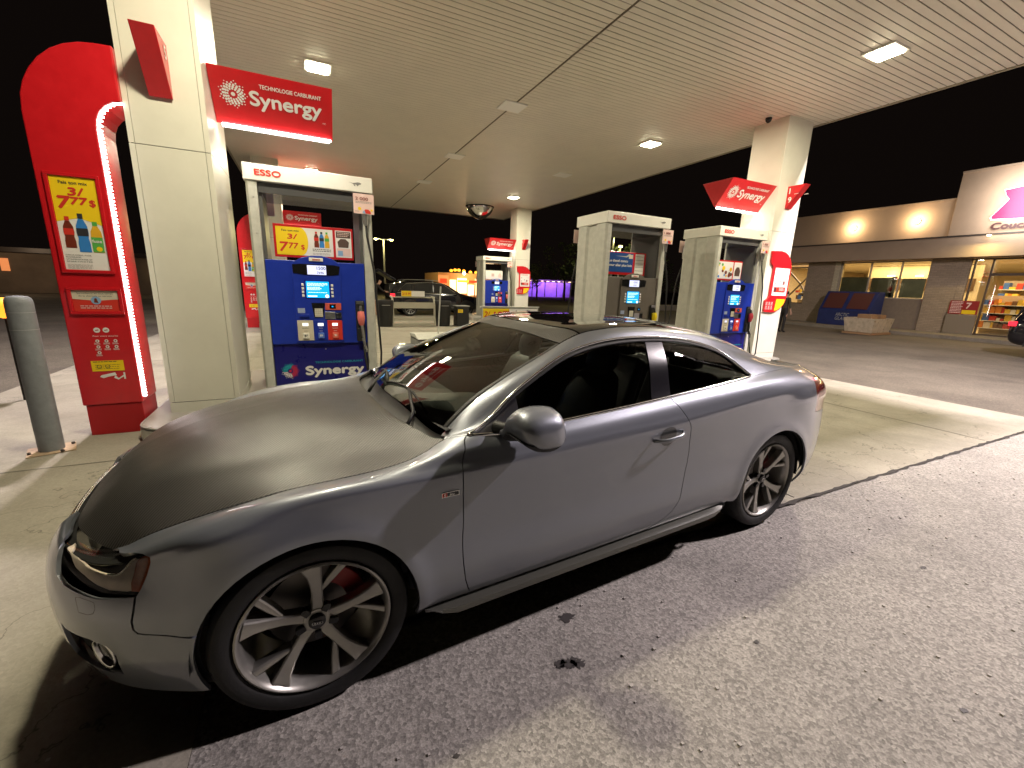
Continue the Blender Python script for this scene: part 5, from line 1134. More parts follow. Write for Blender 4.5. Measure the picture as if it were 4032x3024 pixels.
# cabin
tr = MB().box(1.25, 3.35, -.72, .72, .22, .34).box(1.20, 1.62, -.70, .70, .30, .86)
for s in (1,-1): tr.box(1.45, 3.2, s*.76-.03, s*.76+.03, .3, .90)
tr.box(1.9, 2.9, -.11, .11, .3, .58).build('cabin_floor', M_IN, car, bevel=.02)
mb = MB(); V = []
for y in np.linspace(-.72, .72, 13):
    f = 1-.25*(abs(y)/.72)**2
    V += [(1.37+.05*(abs(y)/.72)**2, y, .945), (1.55, y, .955), (1.68+.02*f, y, .935), (1.74, y, .86), (1.70, y, .70)]
mb.add(V, [(5*i+j, 5*i+j+1, 5*i+j+6, 5*i+j+5) for i in range(12) for j in range(4)])
hump = [(1.60, .24, .93),(1.60,.56,.93)]
mb.lathe([(.17,-.03),(.165,.02),(.13,.045),(.0,.055)], 24, c=(1.64,-.37,.93), cap=False)
mb.build('dashboard', M_IN, car, smooth=True, bevel=0)
mb = MB(); c = Vector((1.90,-.37,.86)); ax = Vector((-.42,0,-.91)).normalized(); e1 = Vector((0,1,0)); e2 = ax.cross(e1)
mb.tube([c + (e1*math.cos(q) + e2*math.sin(q))*.185 for q in np.linspace(0, 2*math.pi, 33)], .016, 10, cap=False)
for q in (0, math.pi, -math.pi/2): mb.tube([c + ax*.02, c + (e1*math.cos(q) + e2*math.sin(q))*.18], .018, 8)
mb.lathe([(.07,-.02),(.075,.01),(.05,.03)], 18, c=tuple(c)); mb.tube([c + ax*.02, c + ax*.25], .03, 8)
mb.build('steering_wheel', M_LEATH, car, smooth=True)
def seat(x, y, back_h=.62, w=.25, rec=.35):
    mb = MB()
    def pad(pts, wd, th, n=9):
        V = []
        for (px, pz, k, t_) in pts:
            for i in range(n):
                a = 2*math.pi*i/n; V.append((px + th*t_*math.cos(a)*.5, y + wd*k*math.copysign(abs(math.sin(a))**.5, math.sin(a)), pz + th*t_*.0 + (th*.5*math.cos(a)*rec)))
        m_ = len(pts); mb.add(V, [(i*n+j, i*n+(j+1) % n, (i+1)*n+(j+1) % n, (i+1)*n+j) for i in range(m_-1) for j in range(n)] + [tuple(range(n)), tuple(range((m_-1)*n, m_*n))])
    pad([(x+.02,.45,.9,1),(x+.05,.55,1,1.1),(x+.12,.72,1,1.0),(x+.19,.90,.92,.9),(x+.235,1.02,.75,.8),(x+.25,1.06,.5,.5)], w, .16)
    pad([(x+.255,1.05,.35,.5),(x+.265,1.10,.52,.9),(x+.28,1.17,.52,.9),(x+.29,1.22,.36,.6)], w, .11)
    mb.box(x-.48, x+.05, y-w*.95, y+w*.95, .34, .50)
    return mb.build('front_seat', M_LEATH, car, smooth=True, bevel=.03, seg=3)
seat(2.28, -.37); seat(2.22, .37)
mb = MB()
for y in (-.32,.32):
    mb.box(2.95, 3.25, y-.27, y+.27, .38, .54); mb.prism([(3.12,.5),(3.26,.5),(3.40,1.0),(3.32,1.03)], y-.27, y+.27, 'y'); mb.box(3.33, 3.43, y-.12, y+.12, 1.02, 1.16)
mb.box(3.36, 3.85, -.60, .60, .93, .985); mb.build('rear_seat', M_LEATH, car, bevel=.025, seg=3)
mb = MB(); mb.lathe([(.0,-.012),(.05,-.012),(.055,0),(.05,.012),(0,.012)], 20, c=(0,0,0), axis='x'); o = mb.build('rear_view_mirror', M_BLKG, car, smooth=True); o.location = (1.86, .0, 1.195); o.scale = (1.3, 2.1, .75); o.rotation_euler = (0, .1, -.15)
MB().tube([(1.865,0,1.20),(1.835,0,1.235)], .01, 6).build('mirror_stalk', M_IN, car)

# ================================================================== the shop
sh = thing('shop_building', 'long low convenience shop with lit windows and a stepped parapet at the right', 'building', (25.7, 0, 0))
M_STUC = mat('tan_stucco', (.40,.30,.21), .85, var=.10, vscale=.8, bump=.2, bscale=25)
def brick(name, c1, c2, mo):
    m = bpy.data.materials.new(name); m.use_nodes = True; MATS[name] = m; N = m.node_tree.nodes; L = m.node_tree.links; b = N['Principled BSDF']; b.inputs['Roughness'].default_value = .8
    tc = N.new('ShaderNodeTexCoord'); sp = N.new('ShaderNodeSeparateXYZ'); L.new(tc.outputs['Object'], sp.inputs[0]); ad = N.new('ShaderNodeMath'); L.new(sp.outputs[0], ad.inputs[0]); L.new(sp.outputs[1], ad.inputs[1]); cb = N.new('ShaderNodeCombineXYZ'); L.new(ad.outputs[0], cb.inputs[0]); L.new(sp.outputs[2], cb.inputs[1])
    br = N.new('ShaderNodeTexBrick'); br.inputs['Scale'].default_value = 1; br.inputs['Brick Width'].default_value = .22; br.inputs['Row Height'].default_value = .075; br.inputs['Mortar Size'].default_value = .008; br.inputs['Color1'].default_value = (*c1,1); br.inputs['Color2'].default_value = (*c2,1); br.inputs['Mortar'].default_value = (*mo,1); L.new(cb.outputs[0], br.inputs[0]); L.new(br.outputs[0], b.inputs['Base Color'])
    bp = N.new('ShaderNodeBump'); bp.inputs['Strength'].default_value = .5; bp.inputs['Distance'].default_value = .01; L.new(br.outputs['Fac'], bp.inputs['Height']); bp.invert = True; L.new(bp.outputs[0], b.inputs['Normal']); return m
M_BRK = brick('painted_brick', (.40,.31,.22), (.33,.26,.18), (.25,.20,.15))
M_FRAME = mat('window_frame_bronze', (.10,.075,.055), .45); M_FRAMEL = mat('window_frame_light', (.42,.36,.28), .5)
X = 0
# piers (front face x=0, they run back .35)
for (y0, y1) in ((16.9,17.9),(13.68,15.07),(8.62,9.73)): MB().box(0, .42, y0, y1, .12, 3.36).build('brick_pier', M_BRK, sh)
MB().box(0, .42, 15.07, 16.9, .12, 1.10).build('sill_wall', M_BRK, sh)
MB().box(-.55, .5, -2, 18.2, 3.36, 4.20).build('fascia', M_STUC, sh, bevel=.01); MB().box(-.58,.5,-2,18.2,4.20,4.26).build('ledge', M_BROWNM, sh)
MB().box(-.25, .5, 9.30, 18.0, 4.262, 5.78).build('parapet', M_STUC, sh, bevel=.01); MB().box(-.35, .5, -2, 9.298, 4.262, 6.78).build('raised_parapet', M_STUC, sh, bevel=.01)
MB().box(-.30,.55,9.30,18.1,5.78,5.84).box(-.40,.55,-2,9.29,6.78,6.86).build('coping', M_STUC, sh)
MB().box(.5, 12, -2, 18, 4.3, 5.5).build('roof', M_ROOFD if 'M_ROOFD' in globals() else mat('roof_dark', (.05,.045,.04), .9), sh)
MB().box(.42, 12, 17.9, 18.2, 0, 4.3).box(11.8, 12, -2, 18, 0, 4.3).build('rear_wall', mat('inside_wall', (.62,.52,.36), .8), sh)
G_SHOP = glass('shop_glass', (.90,.88,.80), .0)
def window(y0, y1, z0, z1, mull, fm, parent=sh, name='window'):
    w_ = MB(); t_ = .055
    w_.box(.10,.18,y0,y1,z1-t_,z1).box(.10,.18,y0,y1,z0,z0+t_)
    for q in [y0+t_/2] + list(mull) + [y1-t_/2]: w_.box(.095,.185,q-t_/2,q+t_/2,z0+t_,z1-t_)
    f = w_.build(name, fm, parent); MB().box(.14,.143,y0+t_,y1-t_,z0+t_,z1-t_).build('pane', G_SHOP, f); return f
window(15.07, 16.9, 1.10, 3.15, (), M_FRAME); window(9.73, 13.42, 1.55, 3.33, (12.08, 10.83), M_FRAMEL)
MB().box(.10,.30,9.73,13.66,.14,1.55).build('lower_window_panel', mat('panel_brown', (.24,.19,.14), .6, var=.1), sh)
MB().box(.0,.40,13.42,13.68,1.55,3.34).build('brick_reveal', brick('cream_brick', (.62,.55,.38), (.56,.50,.34), (.40,.35,.25)), sh)
en = window(4.5, 8.55, .16, 3.33, (8.33, 7.79, 5.9), M_FRAME, name='entrance'); MB().box(.09,.19,4.5,7.79,2.62,2.72).build('transom', M_FRAME, en)
MB().box(-.02,.12,8.42,8.66,.15,3.34).build('entrance_pier', M_BRK, sh)
# inside: ceiling, bright walls, cooler doors, shelves
MB().box(.45, 11.7, -1.9, 17.8, 3.30, 3.36).build('shop_ceiling', mat('ceiling_warm', (.75,.68,.50), .8), sh); MB().box(.5, 11.7, -1.9, 17.8, .10, .14).build('shop_floor', mat('shop_tiles', (.45,.38,.28), .4), sh)
MB().box(3.2, 3.3, 9.0, 13.6, .14, 3.3).build('cooler_wall', mat('cooler_cream', (.60,.52,.36), .7), sh)
mb = MB()
for k in range(8): mb.box(3.12, 3.19, 9.15+.57*k, 9.62+.57*k, 2.05, 2.62)
mb.build('cooler_window', mat('cooler_dark', (.13,.08,.05), .3), sh)
for k in range(3): 
    MB().box(2.9,3.1,9.9+1.2*k,10.15+1.2*k,2.72,2.78).build('ceiling_spot', mat('warm_lamp', (1,1,1), .3, emit=(1,.85,.55), estr=6), sh)
q = random.Random(12)
GDS = [mat('goods_red', (.55,.06,.04), .5), mat('goods_yellow', (.75,.5,.08), .5), mat('goods_white', (.75,.7,.6), .5), mat('goods_orange', (.7,.25,.05), .5), mat('goods_brown', (.2,.1,.05), .5), mat('goods_blue', (.06,.15,.45), .5)]
def shelf_unit(x, y0, y1, zs, lab):
    t = thing('goods_shelf', lab, 'shelf', (25.7+x, (y0+y1)/2, .14), group='goods shelves inside the shop'); w_ = (y1-y0)/2
    for z in zs: MB().box(-.2,.25,-w_,w_,z-.03,z).build('shelf_board', M_WHITE, t)
    MB().box(.25,.28,-w_,w_,0,zs[-1]+.4).build('back_board', M_FRAMEL, t)
    st = {}
    for z in zs:
        y = -w_+.03
        while y < w_-.1:
            b = .07+.14*q.random(); h = .10+.20*q.random(); st.setdefault(q.randrange(6), MB()).box(-.15,.2,y,min(y+b,w_-.01),z+.001,z+h); y += b+.015
    for k, mb in st.items(): o = mb.build('goods', GDS[k], t); o['kind'] = 'stuff'
shelf_unit(1.6, 5.0, 8.2, (.30,.62,.95,1.30), 'goods shelf full of packets right behind the shop entrance'); shelf_unit(3.6, 3.5, 8.4, (.6,1.1,1.6,2.0), 'taller goods shelf deeper inside the shop entrance')
shelf_unit(2.2, 15.2, 16.8, (1.2,1.6), 'goods shelf behind the small left shop window')
q2 = random.Random(3)
mb = MB(); 
for (a, b, c, d) in ((12.15,13.35,1.62,2.58),(11.05,11.98,1.62,2.55),(10.95,11.15,1.6,2.6),(9.85,10.75,1.62,2.5)): mb.box(.19,.20,a,b,c,d)
mb.build('window_poster', mat('poster_back', (.36,.40,.30), .7, var=.2, vscale=2), sh)
mb = MB(); mb.tube([(.9,15.2,1.1),(1.0,15.9,2.2),(.9,16.8,3.1)], .05, 6).tube([(.9,16.8,1.1),(.95,15.9,2.2),(.9,15.2,3.0)], .05, 6).build('steel_brace', M_FRAMEL, sh)
ll = area(sh, 4.5, 12, 3.25, (1,.74,.40), 420, 5, rot=(0,0,0), name='shop_light', sy=8); l2 = area(sh, 1.7, 6.5, 3.25, (1,.76,.45), 220, 2.5, name='shop_light', sy=3.5)
area(sh, 2.2, 11.6, 3.2, (1,.74,.40), 120, 1.5, name='shop_light', sy=3.5); area(sh, 1.8, 16, 3.2, (1,.85,.7), 70, 1.5, name='shop_light', sy=1.5)
structure(MB().box(23.9, 25.69, -3, 19, -.01, .14).build('pavement', ground_mat('pavement_concrete', (.22,.19,.14), (.30,.26,.20), 1.2, .1, 50)))
for i, (y_, z_, lab) in enumerate(((13.04,5.0,'left round wall lamp glowing on the shop parapet'), (10.5,5.03,'right round wall lamp glowing on the shop parapet'))):
    t = thing('wall_lamp', lab, 'wall lamp', (25.43, y_, z_), group='wall lamps on the shop parapet'); MB().lathe([(.10,-.02),(.10,-.08),(.07,-.13),(.0,-.14)], 16, axis='x').build('globe', mat('warm_globe', (1,.9,.7), .3, emit=(1,.72,.40), estr=14), t, smooth=True); MB().lathe([(.12,.0),(.12,-.03)], 16, axis='x').build('base', M_WHITE, t)
    pl = bpy.data.lights.new('globe_light', 'POINT'); pl.energy = 60; pl.color = (1,.72,.42); pl.shadow_soft_size = .08; po = bpy.data.objects.new('globe_light', pl); COL.objects.link(po); po.parent = t; po.location = (-.32,0,0)
sf = thing('soffit_spot', 'spot lamp under the ledge washing the wall over the shop entrance', 'spot lamp', (25.0, 7.9, 4.19)); MB().lathe([(.06,.0),(.06,-.04),(.0,-.045)], 14).build('spot_body', mat('warm_globe'), sf)
area(sf, -.22, 0, .0, (1,.76,.30), 60, .10, rot=(0, math.radians(38), 0), name='spot_light')
sg = thing('shop_sign', 'white-edged backlit crimson shop emblem on the raised parapet with dark lettering below', 'sign', (25.33, 7.8, 4.4))
ol = [(.0,1.30),(.06,1.48),(-.4,1.55),(-1.6,1.60),(-1.9,.9),(-1.7,.30),(.22,.42),(.26,.50),(-.12,1.12)]
F_ = frame((0,0,0), (0,-1,0), (0,0,1))
mb = MB(); n_ = len(ol); mb.add([(x_, y_, z_) for x_ in (-.10,-.06) for y_, z_ in [( -( -a), b) for a, b in ol]], [tuple(range(n_))[::-1], tuple(range(n_,2*n_))] + [(i,(i+1)%n_,n_+(i+1)%n_,n_+i) for i in range(n_)]); mb.build('emblem', mat('backlit_crimson', (.5,.02,.08), .4, emit=(.55,.015,.06), estr=.55), sg)
cx_, cz_ = -.8, .95; mb = MB(); mb.add([(x_, cx_+(a-cx_)*1.045, cz_+(b-cz_)*1.07) for x_ in (-.055,-.02) for a, b in ol], [tuple(range(n_))[::-1], tuple(range(n_,2*n_))] + [(i,(i+1)%n_,n_+(i+1)%n_,n_+i) for i in range(n_)]); mb.build('emblem_edge', mat('white_halo', (1,1,1), .4, emit=(1,.95,.92), estr=1.6), sg)
area(sg, -.9, -.7, .95, (1,.92,.88), 110, 2.2, rot=(0, math.radians(-90), 0), name='halo_light', sy=1.6)
p = Plate(F_); p.M = frame((-.075, .20, .02), (0,-1,0), (0,0,1)); p.text('Couche-Tard', 0, 0, .24, mat('brown_letters', (.06,.02,.02), .5), w=2.2, bold=.02, slant=.1); p.build(sg)
rp = thing('red_poster', 'red and yellow offer poster standing at the shop entrance', 'poster', (25.55, 8.25, .15)); MB().box(-.02,.0,-.46,.46,.85,1.42).build('board', mat('dark_red_print', (.30,.02,.02), .5), rp); p = Plate(frame((-.022,.44,.85), (0,-1,0), (0,0,1))); p.text('7', .52, .25, .24, M_PINKP, bold=.01); p.lines(.03,.42,.50,M_PINKP,8,.065,.035,.002,4,.2); p.rect(.42,.85,.02,.18,M_YEL,.002); p.build(rp)
MB().box(-.05,.03,-.48,.48,.0,.84).build('glass_panel', mat('hazy_panel', (.24,.20,.15), .3), rp)
# ice chest, wrapped crate
ic = thing('ice_chest', 'dark blue ice chest with two brown doors under the shop window', 'ice chest', (24.6, 12.3, .14))
MB().prism([(-.1,0),(1.0,0),(1.0,1.70),(.45,1.70),(-.1,.75)], -1.15, 1.15, 'y').build('cabinet', mat('chest_blue', (.018,.03,.13), .45, var=.2, vscale=4), ic, bevel=.02)
for s in (-1,1):
    fr2 = frame((.395 if False else -.075, s*.55+.45, .80), (0,-1,0), (.55,0,.93)); p = Plate(fr2); p.rect(0,.90,.05,.95,mat('chest_door', (.10,.035,.03), .4),.02,.03); p.build(ic, 'door')
p = Plate(frame((-.105,.75,.25), (0,-1,0), (0,0,1))); p.text('ARCTIC', .45, .22, .16, M_GREYM, w=.6, slant=.1); p.text('GLACE', .45, .02, .16, M_GREYM, w=.6, slant=.1); p.build(ic)
cr = thing('wrapped_crate', 'plastic-wrapped pallet crate with open boxes on the asphalt before the shop', 'crate', (22.3, 10.1, 0), .05)
M_WRAP = mat('plastic_wrap', (.50,.42,.30), .3, coat=.6, var=.25, vscale=6, bump=.9, bscale=14)
mb = MB(); mb.prism([(-.85,.12),(.85,.12),(.98,.72),(-.98,.72)], -.02, .02, 'y')
V = []; 
for (w_, z_) in ((.80,.10),(.92,.70)): V += [(-w_,-w_*.62,z_),(w_,-w_*.62,z_),(w_,w_*.62,z_),(-w_,w_*.62,z_)]
MB().add(V, [(0,1,5,4),(1,2,6,5),(2,3,7,6),(3,0,4,7),(3,2,1,0)]).build('wrap', M_WRAP, cr); MB().box(-.9,.9,-.55,.55,.0,.09).build('pallet', M_CARD, cr)
for i, (x_, y_, w_, h_) in enumerate(((-.45,-.1,.28,.86),(.05,.1,.22,.80),(.5,-.05,.26,.84))): MB().box(x_-w_,x_+w_,y_-.25,y_+.25,.2,h_).build('carton', M_CARD, cr)

# ================================================================== dark estate cars
M_DKP = mat('black_car_paint', (.012,.012,.016), .2, coat=1, metal=.3); M_DKG = mat('dark_car_glass', (.02,.02,.02), .06)
def suv(loc, rz, label, hatch, tail_on):
    t = thing('parked_car', label, 'car', loc, rz)
    # x forward length 4.6, origin under the middle
    st = [(-2.30,.46,.95,.80,.86,.62),(-2.22,.36,1.02,.88,1.30,.66),(-2.05,.30,1.04,.92,1.50,.66),(-1.4,.25,1.05,.93,1.60,.66),(-.5,.24,1.04,.94,1.64,.66),(.25,.24,1.03,.94,1.60,.64),(.75,.24,1.02,.93,1.36,.62),(1.15,.24,1.0,.93,1.06,.70),(1.7,.26,.94,.92,.98,.72),(2.1,.30,.85,.86,.88,.66),(2.28,.42,.72,.74,.74,.55)]
    V = []; F = []; n = 10
    for x, zb, zs, w_, zt, wt in st:
        hw = [(0,zb),(w_*.8,zb),(w_*.97,zb+.10),(w_,(zb+zs)/2),(w_*.97,zs),(w_*.90,zs+.03),(wt+(w_*.9-wt)*.12,zt-.06),(wt*.85,zt-.01),(wt*.4,zt+.01),(0,zt+.015)]
        V += [(x, y, z) for y, z in hw]
    m_ = len(st)
    mb = MB()
    for s in (1,-1): mb.add([(a, s*b, c) for a, b, c in V], [(i*n+j, i*n+j+1, (i+1)*n+j+1, (i+1)*n+j) for i in range(m_-1) for j in range(n-1)] + [tuple(range(n)), tuple(range((m_-1)*n, m_*n))])
    o = mb.build('body', M_DKP, t, smooth='all'); bm = bmesh.new(); bm.from_mesh(o.data); bmesh.ops.remove_doubles(bm, verts=bm.verts, dist=.001); bm.to_mesh(o.data); bm.free()
    sd = o.modifiers.new('s', 'SUBSURF'); sd.levels = sd.render_levels = 2
    for s in (1,-1):
        for nm, P in (('rear_window',[(-1.95,1.10),(-1.30,1.11),(-1.30,1.49),(-1.55,1.46)]),('door_window',[(-1.20,1.11),(-.32,1.10),(-.32,1.53),(-1.20,1.52)]),('door_window',[(-.24,1.10),(.78,1.07),(.42,1.38),(.15,1.51),(-.24,1.53)])):
            mb = MB(); mb.add([(x, s*(.90 - (z-1.05)*.50 + dd), z) for dd in (.012,-.02) for x, z in P], [tuple(range(len(P))), tuple(range(len(P),2*len(P)))[::-1]] + [(i,(i+1)%len(P),len(P)+(i+1)%len(P),len(P)+i) for i in range(len(P))]); mb.build(nm, M_DKG, t)
        MB().tube([(-2.0, s*.885, 1.075),(-1.2, s*.885, 1.075),(.85, s*.885, 1.05)], .012, 6).tube([(-1.95,s*.86,1.14),(-1.55,s*.695,1.49),(-.5,s*.66,1.57),(.2,s*.68,1.53),(.8,s*.87,1.10)], .012, 6).build('window_moulding', M_CHROME, t)
        MB().tube([(-1.7,s*.62,1.62),(-1.5,s*.64,1.67),(-.4,s*.64,1.69),(.1,s*.62,1.64)], .016, 6).build('roof_rail', M_STEEL, t)
        MB().box(-2.28,-2.10, min(s*.55,s*.90), max(s*.55,s*.90), .88, 1.02).build('tail_light', mat('lit_tail_lamp', (.6,.02,.03), .3, emit=(1,.02,.04), estr=1.4 if tail_on else .8), t, bevel=.02)
        MB().tube([(.85,s*.90,1.08),(.82,s*1.0,1.12)], [.06,.09], 8).build('door_mirror', M_DKP, t)
        for x_ in (-1.42, 1.38):
            w_ = MB().lathe([(.24,-.02),(.30,.0),(.34,-.02),(.345,-.06),(.345,-.18),(.30,-.21)], 32, axis='y', cap=False).build('wheel', M_TYRE, t, smooth=True); rm = MB().lathe([(.245,-.01),(.235,-.012),(.225,-.05)], 32, axis='y', cap=False)
            for k in range(10):
                a = 2*math.pi*k/10
                for da in (-.06,.06): rm.add([(r*math.cos(a+da*q_), yy, r*math.sin(a+da*q_)) for r, q_, yy in ((.05,.5,-.03),(.235,.6,-.012),(.235,1.3,-.012),(.05,3,-.03))], [(0,1,2,3)])
            rm.lathe([(.0,-.02),(.055,-.025),(.055,-.06)], 16, axis='y', cap=False); r2 = rm.build('rim', M_STEEL, w_)
            MB().lathe([(.0,-.07),(.235,-.07)], 24, axis='y', cap=False).build('wheel_back', M_BLACK, w_)
            w_.location = (x_, s*.93, .345); w_.scale = (1, 1 if s == 1 else -1, 1)
            MB().lathe([(.0,.0),(.40,.0)], 30, axis='y', cap=False).build('arch_liner', M_BLACK, t, loc=(x_, s*.938, .36)) if False else None
            mb = MB(); mb.prism([(x_+.41*math.cos(q_), .36+.41*math.sin(q_)) for q_ in np.linspace(-.1, math.pi+.1, 20)], min(s*.60,s*.950), max(s*.60,s*.950), 'y'); mb.build('wheel_arch', M_BLACK, t)
    MB().box(2.22,2.30,-.4,.4,.45,.70).build('grille', M_CHROME, t, bevel=.02); 
    for s in (1,-1): MB().box(2.05,2.26,min(s*.5,s*.82),max(s*.5,s*.82),.70,.80).build('headlight', M_LCD if False else M_CHROME, t, bevel=.02)
    if hatch:
        mb = MB(); mb.prism([(-2.06,1.60),(-1.95,1.66),(-2.75,2.12),(-3.02,2.02),(-3.28,1.52),(-3.22,1.46),(-2.95,1.88),(-2.74,1.98)], -.62, .62, 'y'); mb.build('tailgate', M_DKP, t, bevel=.02)
        MB().box(-2.32,-2.02,-.68,.68,.86,1.45).build('boot_opening', M_BLACK, t)
    else:
        MB().prism([(-2.29,1.06),(-2.33,1.06),(-2.22,1.46),(-2.16,1.46)], -.56, .56, 'y').build('rear_screen', M_DKG, t)
    return t
suv((5.78, 21.05, 0), 0, 'dark estate car with its tailgate open beyond the far island', True, True)
sv = suv((18.9, 3.7, 0), math.radians(-12), 'black car cut by the right picture edge, with a glowing red tail lamp', False, True)
sv.rotation_euler = (0, 0, math.radians(-100)); sv.location = (19.3, 2.62, 0)

# ================================================================== people
def person(loc, rz, label, top, legs, hair, joints, skin=(.45,.27,.19), H_=1.0):
    t = thing('person', label, 'person', loc, rz)
    me = bpy.data.meshes.new('body'); names = list(joints); idx = {n: i for i, n in enumerate(names)}
    E = [('hip','waist'),('waist','chest'),('chest','neck'),('neck','head'),('head','crown'),('chest','shl'),('shl','ell'),('ell','wrl'),('wrl','hdl'),('chest','shr'),('shr','elr'),('elr','wrr'),('wrr','hdr'),('hip','hl'),('hl','kl'),('kl','al'),('al','tl'),('hip','hr'),('hr','kr'),('kr','ar'),('ar','tr')]
    me.from_pydata([joints[n] for n in names], [(idx[a], idx[b]) for a, b in E], []); o = link('body', me, None, t)
    o.modifiers.new('skin', 'SKIN'); rad = dict(hip=.13,waist=.12,chest=.145,neck=.05,head=.082,crown=.075,shl=.055,shr=.055,ell=.040,elr=.040,wrl=.028,wrr=.028,hdl=.03,hdr=.03,hl=.085,hr=.085,kl=.056,kr=.056,al=.040,ar=.040,tl=.038,tr=.038)
    for n, i in idx.items(): me.skin_vertices[0].data[i].radius = (rad[n], rad[n]*(.8 if n in ('chest','waist','hip') else 1)); me.skin_vertices[0].data[i].use_root = (n == 'hip')
    s2 = o.modifiers.new('sub', 'SUBSURF'); s2.levels = s2.render_levels = 2
    dg = bpy.context.evaluated_depsgraph_get(); m2 = bpy.data.meshes.new_from_object(o.evaluated_get(dg)); o.modifiers.clear(); o.data = m2
    ms = [mat('skin', skin, .6), top, legs, hair, M_BLACK]; 
    m2.materials.clear(); [m2.materials.append(q_) for q_ in ms]
    J = {k: Vector(v) for k, v in joints.items()}
    for p_ in m2.polygons:
        p_.use_smooth = True; c = p_.center; z = c.z; k = 0
        near = min(J, key=lambda n_: (J[n_]-c).length)
        if near in ('chest','waist','shl','shr'): k = 1
        elif near in ('ell','elr') : k = 1
        elif near in ('hip','hl','hr'): k = 2
        elif near in ('kl','kr','al','ar'): k = 2 if legs.name != 'shorts' else 0
        elif near in ('tl','tr'): k = 4
        elif near == 'crown' or (near == 'head' and c.y > J['head'].y-.01 and c.z > J['head'].z-.03): k = 3
        p_.material_index = k
    for nm in ('hdl','hdr'):                       # fingers and thumb
        a = J[nm]; d = (J[nm] - J['wr'+nm[-1]]).normalized(); sd_ = d.orthogonal().normalized(); mb = MB()
        for f_ in range(4): q0 = a + sd_*(.024-.016*f_); mb.tube([q0, q0+d*.035, q0+d*(.060-.006*abs(f_-1.3))+Vector((0,0,-.010))], [.009,.008,.006], 6)
        mb.tube([a - d*.02 + sd_*.025, a + sd_*.045, a+d*.02+sd_*.05], [.010,.009,.007], 6); mb.build('fingers', mat('skin'), t)
    return t
std = dict(hip=(0,0,.95),waist=(0,0,1.10),chest=(0,0,1.35),neck=(0,0,1.50),head=(0,-.01,1.62),crown=(0,0,1.72),shl=(.18,0,1.42),ell=(.24,.02,1.14),wrl=(.25,-.06,.90),hdl=(.25,-.09,.82),shr=(-.18,0,1.42),elr=(-.24,.02,1.14),wrr=(-.25,-.06,.90),hdr=(-.25,-.09,.82),hl=(.10,0,.90),kl=(.11,-.02,.50),al=(.11,.02,.08),tl=(.12,-.14,.04),hr=(-.10,0,.90),kr=(-.11,.03,.50),ar=(-.11,.05,.08),tr=(-.12,-.10,.04))
M_OLIVE = mat('olive_jacket', (.05,.045,.025), .8); M_DARKT = mat('dark_trousers', (.015,.013,.012), .8); M_SHORT = mat('shorts', (.02,.018,.02), .8); M_HAIR = mat('dark_hair', (.012,.009,.008), .6); M_BTOP = mat('black_top', (.012,.010,.010), .8)
person((18.0, 11.2, 0), math.radians(80), 'person in a dark olive jacket standing at the right column, shop behind', M_OLIVE, M_DARKT, M_HAIR, std)
bent = dict(std); bent.update(chest=(.10,0,1.30),neck=(.20,0,1.43),head=(.27,0,1.53),crown=(.31,.0,1.62),shl=(.14,.17,1.35),ell=(.34,.20,1.14),wrl=(.56,.16,1.10),hdl=(.64,.14,1.10),shr=(.14,-.17,1.35),elr=(.34,-.22,1.12),wrr=(.56,-.16,1.06),hdr=(.64,-.15,1.06),kl=(.02,.10,.50),kr=(-.02,-.10,.50),hl=(0,.10,.90),hr=(0,-.10,.90),al=(.02,.11,.08),ar=(-.02,-.11,.08),tl=(.14,.12,.04),tr=(.12,-.12,.04))
person((2.85, 20.7, 0), 0, 'person in a black top and shorts leaning to the open tailgate', M_BTOP, M_SHORT, M_HAIR, bent, skin=(.50,.30,.22))

# ================================================================== beyond the forecourt
def street_lamp(x, y, h, heads, label, p=250, col=(1,.86,.35)):
    t = thing('street_lamp', label, 'street lamp', (x, y, 0)); MB().tube([(0,0,0),(0,0,h)], [.09,.06], 8).build('pole', M_GREYM, t)
    for dx in heads:
        if dx: MB().tube([(0,0,h-.05),(dx,0,h+.02)], .035, 6).build('arm', M_GREYM, t)
        MB().lathe([(.0,.12),(.20,.10),(.24,.0),(.0,-.02)], 12, c=(dx,0,h)).build('head', M_BROWNM, t); 
        MB().lathe([(.0,-.10),(.12,-.07),(.17,-.021)], 12, c=(dx,0,h), cap=False).build('lens', mat('sodium_lens', (1,.9,.5), .3, emit=(1,.85,.30), estr=45), t)
        pl = bpy.data.lights.new('lamp_light', 'POINT'); pl.energy = p; pl.color = col; pl.shadow_soft_size = .15; po = bpy.data.objects.new('lamp_light', pl); COL.objects.link(po); po.parent = t; po.location = (dx,0,h-.25)
street_lamp(7.25, 45, 5.62, (-.72,.74), 'two-headed yellow street lamp left of the far dispenser', 350)
street_lamp(23.66, 30, 5.9, (0,), 'yellow street lamp glowing through the frame of dispenser 9', 500)
street_lamp(24.85, 30.5, 5.2, (0,), 'pale lamp post standing right of the yellow lamp behind dispenser 9', 0)
M_LEAF = mat('dark_leaves', (.05,.075,.020), .7, var=.4, vscale=3); M_BARK = mat('bark', (.06,.045,.03), .9)
